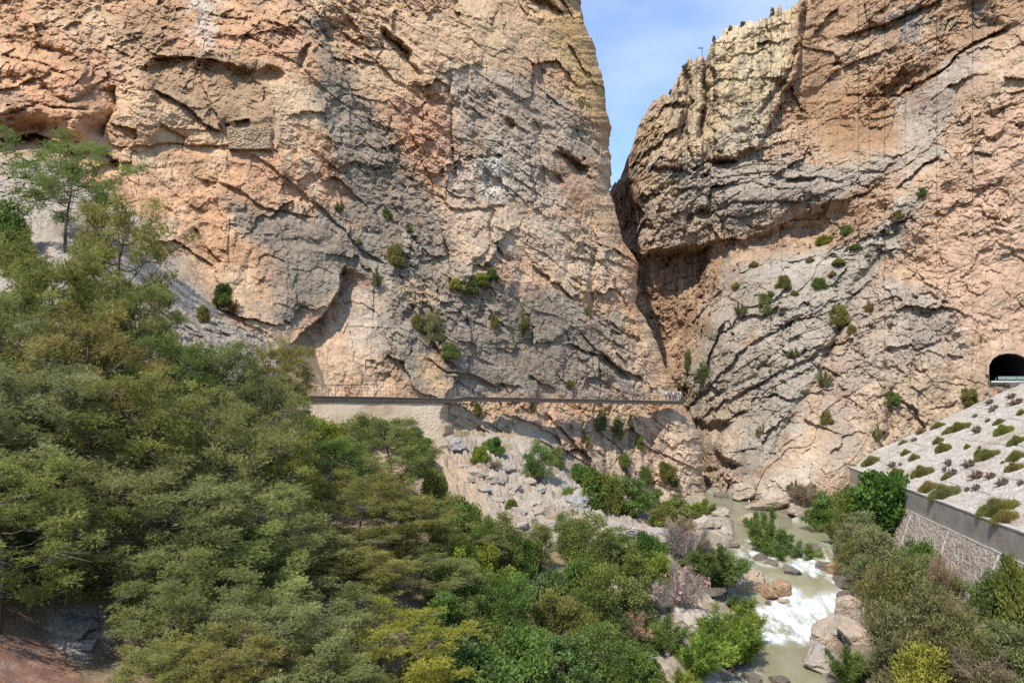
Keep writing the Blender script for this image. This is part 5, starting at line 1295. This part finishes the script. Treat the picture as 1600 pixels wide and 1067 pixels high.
CRR = [(1195, 492, 28, 40, 'bushB', 'blue'), (1224, 448, 28, 20, 'bushC', 'olive'), (1278, 450, 28, 18, 'bushC', 'dark'), (1156, 492, 26, 22, 'bushC', 'grey'), (1310, 508, 40, 34, 'bushC', 'olive'), (1286, 382, 34, 16, 'bushC', 'yellow'), (1322, 366, 26, 16, 'bushC', 'green'), (1440, 306, 18, 16, 'bushA', 'dark'), (1396, 632, 24, 24, 'bushA', 'green'), (1355, 488, 18, 22, 'bushA', 'brown'),
       (1512, 634, 40, 34, 'bushA', 'olive'), (1098, 600, 24, 40, 'tall', 'blue'), (1074, 580, 16, 40, 'tall', 'blue'), (1310, 412, 24, 10, 'cushA', 'olive'), (1336, 388, 20, 10, 'cushA', 'dark'), (1300, 430, 14, 8, 'cushB', 'olive'), (1176, 416, 18, 9, 'cushB', 'olive'), (1240, 460, 14, 8, 'cushA', 'olive'), (1150, 448, 16, 9, 'cushA', 'yellow'), (1285, 604, 30, 30, 'bushC', 'grey'), (1240, 560, 24, 18, 'bushC', 'grey'), (1190, 690, 24, 30, 'bushC', 'grey'), (1370, 690, 18, 26, 'bushC', 'grey'), (1070, 610, 26, 16, 'bushA', 'grey'),
       (1380, 366, 16, 12, 'cushA', 'dark'), (1402, 340, 16, 16, 'bushA', 'olive'), (1356, 402, 12, 8, 'cushB', 'dark'), (1264, 408, 14, 8, 'cushA', 'olive'), (1205, 462, 12, 8, 'cushB', 'dark'), (1330, 520, 18, 14, 'bushC', 'olive'), (1290, 660, 22, 20, 'bushC', 'olive'), (1240, 770, 26, 22, 'bushC', 'grey'), (1266, 776, 26, 24, 'bushA', 'olive'),
       (1072, 113, 14, 18, 'bushA', 'blue'), (1115, 66, 8, 12, 'bushB', 'blue'), (1140, 48, 8, 10, 'cushA', 'olive'), (1160, 36, 10, 10, 'bushA', 'dark'), (1206, 26, 8, 16, 'bushB', 'dark'), (1048, 146, 8, 8, 'cushA', 'olive')]
for lst, fn in ((CL, on_left), (CRR, on_right)):
    for (a, b, w_, h_, pr, tone) in lst:
        if tone in ('grey', 'brown') and pr[0] == 'b': pr = 'wilB'
        q = fn(a, b); dd = q[1]; H, Rr = PR_[pr][1:]
        sky = fn is on_right and b < 160
        plant(pr, "cliff_shrub", (q[0], q[1] - 0.15, q[2] - 0.2), 0.92 * w_ / FPX * dd / (1.9 * Rr), h_ / FPX * dd / H, tuple(c * k for c, k in zip(LEAFY[tone], (1.05, 0.90, 1.05))), "shrub", "shrubs rooted in the cliffs", WORD[tone] + (" bush on the skyline" if sky else " bush clinging to the cliff"), (a, b - h_ / 2), parts=(w_ > 22))

# ------------------------------------------------------------------ low cushions on the paved embankment
EM = [(1466, 668, 26, 10, 'A', 'olive'), (1500, 671, 40, 14, 'B', 'olive'), (1484, 676, 26, 10, 'A', 'brown'), (1529, 676, 20, 12, 'D', 'plain'), (1570, 676, 32, 16, 'B', 'bright'), (1562, 662, 22, 9, 'A', 'olive'), (1592, 693, 34, 15, 'B', 'olive'), (1467, 691, 20, 10, 'A', 'olive'), (1475, 703, 26, 15, 'B', 'olive'), (1416, 710, 18, 10, 'A', 'olive'), (1429, 718, 20, 11, 'A', 'grey'),
      (1396, 730, 18, 10, 'D', 'plain'), (1408, 728, 8, 6, 'D', 'plain'), (1402, 742, 26, 14, 'B', 'olive'), (1443, 742, 38, 18, 'B', 'olive'), (1484, 727, 16, 11, 'D', 'plain'), (1477, 736, 11, 7, 'D', 'plain'), (1490, 743, 24, 12, 'D', 'plain'), (1480, 748, 20, 10, 'A', 'grey'), (1452, 766, 36, 17, 'A', 'brown'), (1478, 775, 52, 22, 'B', 'grey'), (1517, 730, 28, 13, 'D', 'plain'), (1545, 715, 42, 16, 'B', 'olive'), (1530, 710, 16, 10, 'A', 'green'),
      (1590, 718, 34, 17, 'A', 'olive'), (1586, 734, 30, 14, 'B', 'brown'), (1529, 748, 28, 14, 'D', 'rust'), (1550, 748, 22, 11, 'D', 'rust'), (1570, 760, 26, 15, 'D', 'plain'), (1528, 766, 18, 11, 'D', 'plain'), (1513, 768, 12, 8, 'D', 'rust'), (1562, 800, 66, 26, 'B', 'olive'), (1572, 814, 50, 20, 'A', 'brown'), (1532, 702, 8, 6, 'D', 'rust'), (1512, 700, 12, 8, 'A', 'bright'), (1525, 652, 11, 6, 'D', 'plain'), (1545, 660, 12, 7, 'D', 'plain'), (1552, 645, 14, 7, 'D', 'plain'),
      (1597, 648, 18, 10, 'A', 'olive'), (1362, 724, 34, 14, 'A', 'olive'), (1412, 694, 18, 8, 'A', 'grey'), (1568, 725, 10, 6, 'A', 'grey'), (1548, 631, 18, 8, 'D', 'plain'), (1555, 641, 20, 9, 'D', 'plain'), (1582, 622, 20, 8, 'D', 'plain'), (1590, 632, 30, 10, 'D', 'rust'), (1543, 618, 10, 5, 'D', 'plain'), (1598, 760, 14, 12, 'D', 'plain'), (1440, 676, 18, 8, 'A', 'brown'), (1430, 690, 14, 7, 'D', 'plain')]
for (a, b, w_, h_, k, tone) in EM:
    q = emb_at(a, b); dd = q[1]; pr = 'cush' + k; H, Rr = PR_[pr][1:]
    o = plant(pr, "cushion_shrub", (q[0], q[1], q[2] + 0.05), 0.82 * w_ / FPX * dd / (1.9 * Rr), h_ / FPX * dd / H * 0.8, tuple((0.70 * c + 0.40) * w for c, w in zip(LEAFY[tone], (1.12, 1.0, 1.15))) if k != 'D' else tuple(0.9 * c for c in LEAFY[tone]), "shrub", "cushions on the paved embankment", ("dry grey" if k == 'D' and tone == 'plain' else "dry reddish" if k == 'D' else WORD[tone]) + " cushion on the pale embankment", (a, b))
    o.rotation_euler = (0, -math.radians(22), math.atan2(WN[1], WN[0]) + 0 * random.random())
# ------------------------------------------------------------------ boulders
import bmesh
boulder_mat = mat("boulder_stone", attr="base", rough=0.9, spec=0.15, noise=[(2.5, 0.62, 0.84), (12, 0.8, 1.2)], bump=[(5, 0.5, 0.08), (18, 0.4, 0.02)], tint=True)
def make_boulder(seed, sub=5, flat=0.75, npl=16):
    rs = np.random.RandomState(seed)
    bm = bmesh.new(); bmesh.ops.create_icosphere(bm, subdivisions=sub, radius=1.0)
    V = np.array([v.co[:] for v in bm.verts], np.float32); Fq = np.array([[v.index for v in f.verts] for f in bm.faces]); bm.free()
    N = unit(rs.randn(npl, 3)); h = rs.uniform(0.62, 0.95, npl)
    dots = V @ N.T
    r = np.min(np.where(dots > 0.05, h[None] / np.maximum(dots, 0.05), 9), 1); r = np.minimum(r, 1.15)
    V = V * r[:, None]; V += unit(V) * (0.07 * fbm(V + seed, 0.5, 4, off=seed) + 0.07 * facets(V + seed, 0.42, seed) + 0.03 * facets(V + seed, 0.16, seed + 1) + 0.015 * fbm(V, 0.09, 2, off=seed))[:, None]
    V[:, 2] *= flat
    bed = fbm(np.stack([V @ np.array([0.2, 0.1, 1.0]), 0.15 * V[:, 0], 0.15 * V[:, 1]], 1), 0.16, 4, off=seed)
    c = np.repeat(np.array([[0.43, 0.36, 0.285]], np.float32), len(V), 0); c = mixc(c, (0.36, 0.33, 0.29), smooth(-0.1, 0.4, fbm(V, 0.7, 4, off=seed + 2)))
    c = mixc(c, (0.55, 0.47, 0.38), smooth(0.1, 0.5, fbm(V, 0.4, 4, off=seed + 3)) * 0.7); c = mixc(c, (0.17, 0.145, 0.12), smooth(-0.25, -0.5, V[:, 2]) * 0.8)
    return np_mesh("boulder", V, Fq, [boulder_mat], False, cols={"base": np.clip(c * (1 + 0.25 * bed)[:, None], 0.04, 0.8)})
BM = [make_boulder(100 + k, 5, 0.72 + 0.06 * k, 12 + 2 * k) for k in range(6)]
BMs = [make_boulder(120 + k, 3, 0.8, 10) for k in range(4)]
TONE = dict(pale=(1.05, 1.03, 1.0), tan=(1.0, 0.92, 0.82), brown=(0.85, 0.66, 0.48), grey=(0.88, 0.92, 0.98), dark=(0.42, 0.40, 0.38), plain=(1, 1, 1), pink=(1.05, 0.95, 0.88))
ROCK = [  # x, foot, width, height, tone, turn
    (1174, 924, 52, 46, 'tan'), (1202, 936, 34, 26, 'brown'), (1226, 932, 42, 32, 'brown'), (1222, 944, 20, 9, 'tan'), (1200, 946, 10, 8, 'dark'), (1095, 1012, 84, 66, 'plain'), (1062, 965, 62, 76, 'tan'), (1124, 804, 34, 18, 'pale'), (1096, 830, 36, 28, 'pale'), (1116, 826, 28, 22, 'pale'), (1174, 822, 28, 22, 'pink'), (1138, 842, 26, 24, 'pale'),
    (1190, 876, 24, 12, 'dark'), (1163, 884, 20, 9, 'dark'), (1208, 884, 26, 9, 'dark'), (1150, 856, 20, 8, 'dark'), (1240, 898, 30, 12, 'dark'), (1304, 1012, 64, 54, 'tan'), (1326, 992, 52, 50, 'plain'), (1292, 1046, 62, 44, 'plain'), (1338, 968, 56, 60, 'tan'), (1350, 1010, 50, 50, 'pink'), (1308, 898, 34, 20, 'brown'), (1290, 890, 24, 14, 'dark'), (1322, 918, 36, 26, 'dark'),
    (1325, 945, 26, 26, 'dark'), (1180, 1068, 30, 16, 'dark'), (1222, 1072, 32, 16, 'dark'), (1106, 1074, 52, 26, 'grey'), (712, 708, 42, 30, 'grey'), (692, 703, 24, 26, 'tan'), (1022, 858, 96, 44, 'grey'), (978, 842, 84, 36, 'plain'), (1052, 866, 40, 26, 'pink'), (1148, 760, 42, 20, 'tan'), (1180, 780, 64, 34, 'tan'), (1215, 800, 70, 30, 'pink'), (1250, 806, 40, 20, 'tan'), (1016, 960, 36, 40, 'tan'), (1110, 930, 50, 18, 'dark'), (1140, 935, 30, 18, 'grey'), (870, 925, 36, 28, 'pale'), (858, 862, 22, 22, 'pale'),
    (1265, 815, 34, 12, 'plain'), (1128, 778, 26, 12, 'dark'), (1270, 860, 40, 8, 'dark'), (1344, 905, 34, 30, 'tan'), (905, 790, 56, 30, 'grey'), (880, 770, 44, 24, 'grey'), (930, 820, 40, 26, 'plain'), (1118, 800, 22, 14, 'grey'),
    (745, 745, 34, 24, 'pale'), (770, 758, 40, 26, 'pale'), (800, 775, 34, 24, 'pale'), (830, 790, 38, 24, 'pale'), (850, 808, 40, 28, 'pale'), (812, 805, 26, 18, 'plain'), (780, 790, 26, 18, 'pale'), (755, 770, 22, 14, 'plain'), (735, 760, 20, 12, 'tan'), (795, 745, 26, 18, 'grey'), (825, 768, 22, 16, 'pale'), (862, 830, 30, 22, 'pale'), (838, 832, 24, 16, 'pale'), (815, 830, 26, 16, 'plain'), (725, 735, 16, 10, 'pale'), (870, 800, 26, 18, 'plain'), (765, 735, 22, 14, 'pale'), (845, 775, 20, 14, 'grey'), (790, 815, 22, 14, 'pale'),
    (105, 1000, 60, 26, 'pale'), (130, 985, 40, 22, 'pale'), (95, 975, 34, 16, 'grey'), (150, 965, 40, 16, 'pink'), (120, 1020, 50, 18, 'grey'),
]
for i, (a, b, w_, h_, tone) in enumerate(ROCK):
    dd = ground_hit(a, b); q = at(a, b, dd)
    l_, r_, wz = riv(dd)
    zb = gz_at(q[0], q[1]); 
    wet = False
    if l_ - 0.3 < q[0] < r_ + 0.3:
        rb = float(ray(a, b)[1]); dd = 40.0
        while dd < 150 and rb * dd > float(riv(dd)[2]): dd += 0.2
        q = at(a, b, dd); zb = float(riv(dd)[2]); wet = True
    big = w_ > 18
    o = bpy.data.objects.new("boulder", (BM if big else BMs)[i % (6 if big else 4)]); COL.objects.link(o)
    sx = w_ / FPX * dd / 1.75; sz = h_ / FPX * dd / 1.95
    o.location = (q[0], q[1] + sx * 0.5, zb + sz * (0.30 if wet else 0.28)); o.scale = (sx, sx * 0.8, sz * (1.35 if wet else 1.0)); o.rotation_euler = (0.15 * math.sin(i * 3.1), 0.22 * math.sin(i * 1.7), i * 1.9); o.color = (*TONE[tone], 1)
    tag(o, None, "boulder", "boulders on the banks and slope"); size = "large" if w_ > 55 else "small" if w_ < 26 else "mid sized"
    PLACED.append((o, {"pale": "pale", "tan": "tan", "brown": "orange brown", "grey": "grey", "dark": "dark wet", "plain": "buff", "pink": "pinkish"}[tone] + " " + size + " boulder", (a, b - h_ / 2)))

# ------------------------------------------------------------------ hikers on the boardwalk
def make_person(shirt, trousers, hair, pose, label, t, off, face, pack=None):
    p = walk_pt(t); p = np.array([*(p[:2] + wnor * off), p[2]])
    root = empty("person", p, face); tag(root, label, "person", "hikers on the boardwalk")
    a_sw, l_sw = pose
    def skinned(name, pts, edges, rad, m, parent):
        me = bpy.data.meshes.new(name); me.from_pydata(pts, edges, []); me.materials.append(m)
        o = link(name, me, parent); md = o.modifiers.new("skin", 'SKIN'); md.use_smooth_shade = True
        sv = me.skin_vertices[0].data if me.skin_vertices else None
        if sv is None:
            bm = bmesh.new(); bm.from_mesh(me); bm.verts.layers.skin.verify(); bm.to_mesh(me); bm.free(); sv = me.skin_vertices[0].data
        for k, r in enumerate(rad): sv[k].radius = (r, r)
        sv[0].use_root = True
        sb = o.modifiers.new("subdivision", 'SUBSURF'); sb.levels = 1; sb.render_levels = 1; return o
    sk_ = [(0, 0, .95), (0, 0, 1.15), (0, 0, 1.36), (0, 0, 1.47), (0, .01, 1.56), (0, .02, 1.66),
           (-.09, 0, .90), (-.10, l_sw * .5, .50), (-.10, l_sw * .6, .08), (-.10, l_sw * .6 + .14, .04), (.09, 0, .90), (.10, -l_sw * .5, .50), (.10, -l_sw * .7, .08), (.10, -l_sw * .7 + .14, .04),
           (-.19, 0, 1.38), (-.23, -a_sw * .6, 1.12), (-.21, a_sw * .3 + .08, .90), (-.20, a_sw * .4 + .13, .80), (.19, 0, 1.38), (.23, a_sw * .6, 1.12), (.21, .10 + a_sw, .96), (.20, .17 + a_sw, .92)]
    E = [(0, 1), (1, 2), (2, 3), (3, 4), (4, 5), (0, 6), (6, 7), (7, 8), (8, 9), (0, 10), (10, 11), (11, 12), (12, 13), (2, 14), (14, 15), (15, 16), (16, 17), (2, 18), (18, 19), (19, 20), (20, 21)]
    Rd = [.14, .13, .15, .055, .085, .09, .085, .058, .042, .036, .085, .058, .042, .036, .06, .043, .034, .03, .06, .043, .034, .03]
    skin = mat("skin_tone", (0.45, 0.28, 0.2), 0.6)
    skinned("body", sk_, E, Rd, skin, root)
    k = [0, 1, 2, 14, 15, 18, 19]; mp_ = {v: i for i, v in enumerate(k)}
    skinned("shirt", [sk_[v] for v in k], [(mp_[a], mp_[b]) for a, b in E if a in mp_ and b in mp_], [.165, .16, .18, .075, .06, .075, .06], mat("shirt_cloth", shirt, 0.85), root)
    k = [0, 6, 7, 8, 10, 11, 12]; mp_ = {v: i for i, v in enumerate(k)}
    skinned("trousers", [sk_[v] for v in k], [(mp_[a], mp_[b]) for a, b in E if a in mp_ and b in mp_], [.16, .10, .075, .06, .10, .075, .06], mat("trouser_cloth", trousers, 0.9), root)
    skinned("hair", [(0, -.02, 1.72), (0, -.045, 1.64)], [(0, 1)], [.088, .085], mat("hair_strands", hair, 0.7), root)
    for s in (-1, 1):
        skinned("shoe", [(s * .10, -s * l_sw * .6 - .04, .05), (s * .10, -s * l_sw * .6 + .17, .04)], [(0, 1)], [.05, .042], mat("shoe_leather", (0.05, 0.045, 0.04), 0.6), root)
    if pack: skinned("backpack", [(0, -.2, 1.1), (0, -.22, 1.35)], [(0, 1)], [.13, .12], mat("backpack_cloth", pack, 0.8), root)
wa = math.atan2(wdir[1], wdir[0]) - math.pi / 2
PEOPLE = [((0.55, 0.57, 0.58), (0.10, 0.10, 0.12), (0.06, 0.04, 0.03), (.1, .18), "hiker in a white top and dark trousers, nearest of the cluster", 1040, 0.7, wa, None),
          ((0.16, 0.12, 0.30), (0.05, 0.05, 0.06), (0.05, 0.04, 0.03), (.15, .1), "hiker in a violet jacket facing the open edge", 1046, 0.55, wa - 1.5, (0.08, 0.08, 0.1)),
          ((0.50, 0.44, 0.48), (0.09, 0.07, 0.15), (0.25, 0.17, 0.09), (.05, .2), "fair haired hiker in a pale lilac top and dark violet trousers", 1051, 0.9, wa + 2.8, None),
          ((0.13, 0.08, 0.22), (0.06, 0.06, 0.08), (0.04, 0.03, 0.03), (.2, .05), "hiker in a dark purple jacket beside the rail", 1055, 0.5, wa - 1.2, None),
          ((0.06, 0.22, 0.14), (0.45, 0.46, 0.45), (0.05, 0.04, 0.03), (.1, .22), "hiker in a dark green top and pale trousers", 1060, 0.7, wa, (0.05, 0.10, 0.07)),
          ((0.48, 0.46, 0.46), (0.26, 0.23, 0.25), (0.08, 0.06, 0.05), (.12, .12), "hiker in pale grey at the far end of the boardwalk", 1066, 0.6, wa + 0.4, None),
          ((0.24, 0.09, 0.08), (0.10, 0.05, 0.05), (0.05, 0.03, 0.03), (.15, .25), "lone hiker in dark red walking behind the cluster", 988, 0.8, wa, None),
          ((0.13, 0.14, 0.13), (0.07, 0.07, 0.07), (0.05, 0.04, 0.04), (.1, .2), "hiker in dark grey walking alone towards the cluster", 1005, 0.7, wa, (0.12, 0.13, 0.12))]
for (s1, s2, hr, ps, lb, pxp, off, fc, pk) in PEOPLE:
    t = min(range(0, 700), key=lambda k: abs(800 + FPX * (walk_pt(k / 10)[0] + wnor[0] * off) / (walk_pt(k / 10)[1] + wnor[1] * off) - pxp)) / 10
    make_person(s1, s2, hr, ps, lb, min(t, WL - 0.2), off, fc, pk)

# ------------------------------------------------------------------ labels that tell each plant and boulder from its neighbours
LM = [("the masonry wall", 590, 645), ("the pale scree tongue", 790, 775), ("the slanting grey ledge", 1015, 838), ("the river bend", 1190, 800), ("the white rapids", 1245, 950), ("the twin river boulders", 1195, 915), ("the concrete wall", 1500, 800), ("the cobbled masonry", 1500, 910),
      ("the red earth patch", 50, 1045), ("the pale rock patch", 125, 985), ("the lone small pine", 95, 320), ("the triangular hollow", 510, 510), ("the tunnel mouth", 1572, 578), ("the hikers", 1045, 618), ("the fig tree", 1380, 780), ("the buttress crest", 1240, 430), ("the sky gap", 1000, 180), ("the boardwalk", 850, 630), ("the yellow green pine", 600, 1010), ("the old patch wall", 392, 214), ("the tall alcove", 895, 265), ("the lowest boulders", 1105, 1070)]
def where(px_, py_):
    best = sorted(LM, key=lambda q: (q[1] - px_) ** 2 + (q[2] - py_) ** 2)
    nm, lx, ly = best[0]; dx, dy = px_ - lx, py_ - ly; r = math.hypot(dx, dy)
    near = "just " if r < 45 else "" if r < 110 else "well "
    if r < 14: return "right at " + nm
    a = math.degrees(math.atan2(dy, dx))
    w_ = "right of" if -30 < a <= 30 else "below and right of" if 30 < a <= 65 else "below" if 65 < a <= 115 else "below and left of" if 115 < a <= 150 else "above and right of" if -65 < a <= -30 else "above" if -115 < a <= -65 else "above and left of" if -150 < a <= -115 else "left of"
    return near + w_ + " " + nm
seen = {}
for o, desc, pxy in PLACED:
    if desc is None: continue
    seen.setdefault(desc + " " + where(*pxy), []).append((pxy, o))
ORD = ["leftmost", "second from left", "third from left", "fourth from left", "fifth from left", "sixth from left", "seventh from left", "eighth from left", "ninth from left", "tenth from left"]
for lb, lst in seen.items():
    lst.sort(key=lambda q: q[0])
    for k, (_, o) in enumerate(lst):
        s = lb if len(lst) == 1 else lb + ", " + ORD[min(k, 9)] + f" of {len(lst)}"
        w_ = s.split(); o["label"] = " ".join(w_) if len(w_) <= 16 else " ".join(w_[:16])
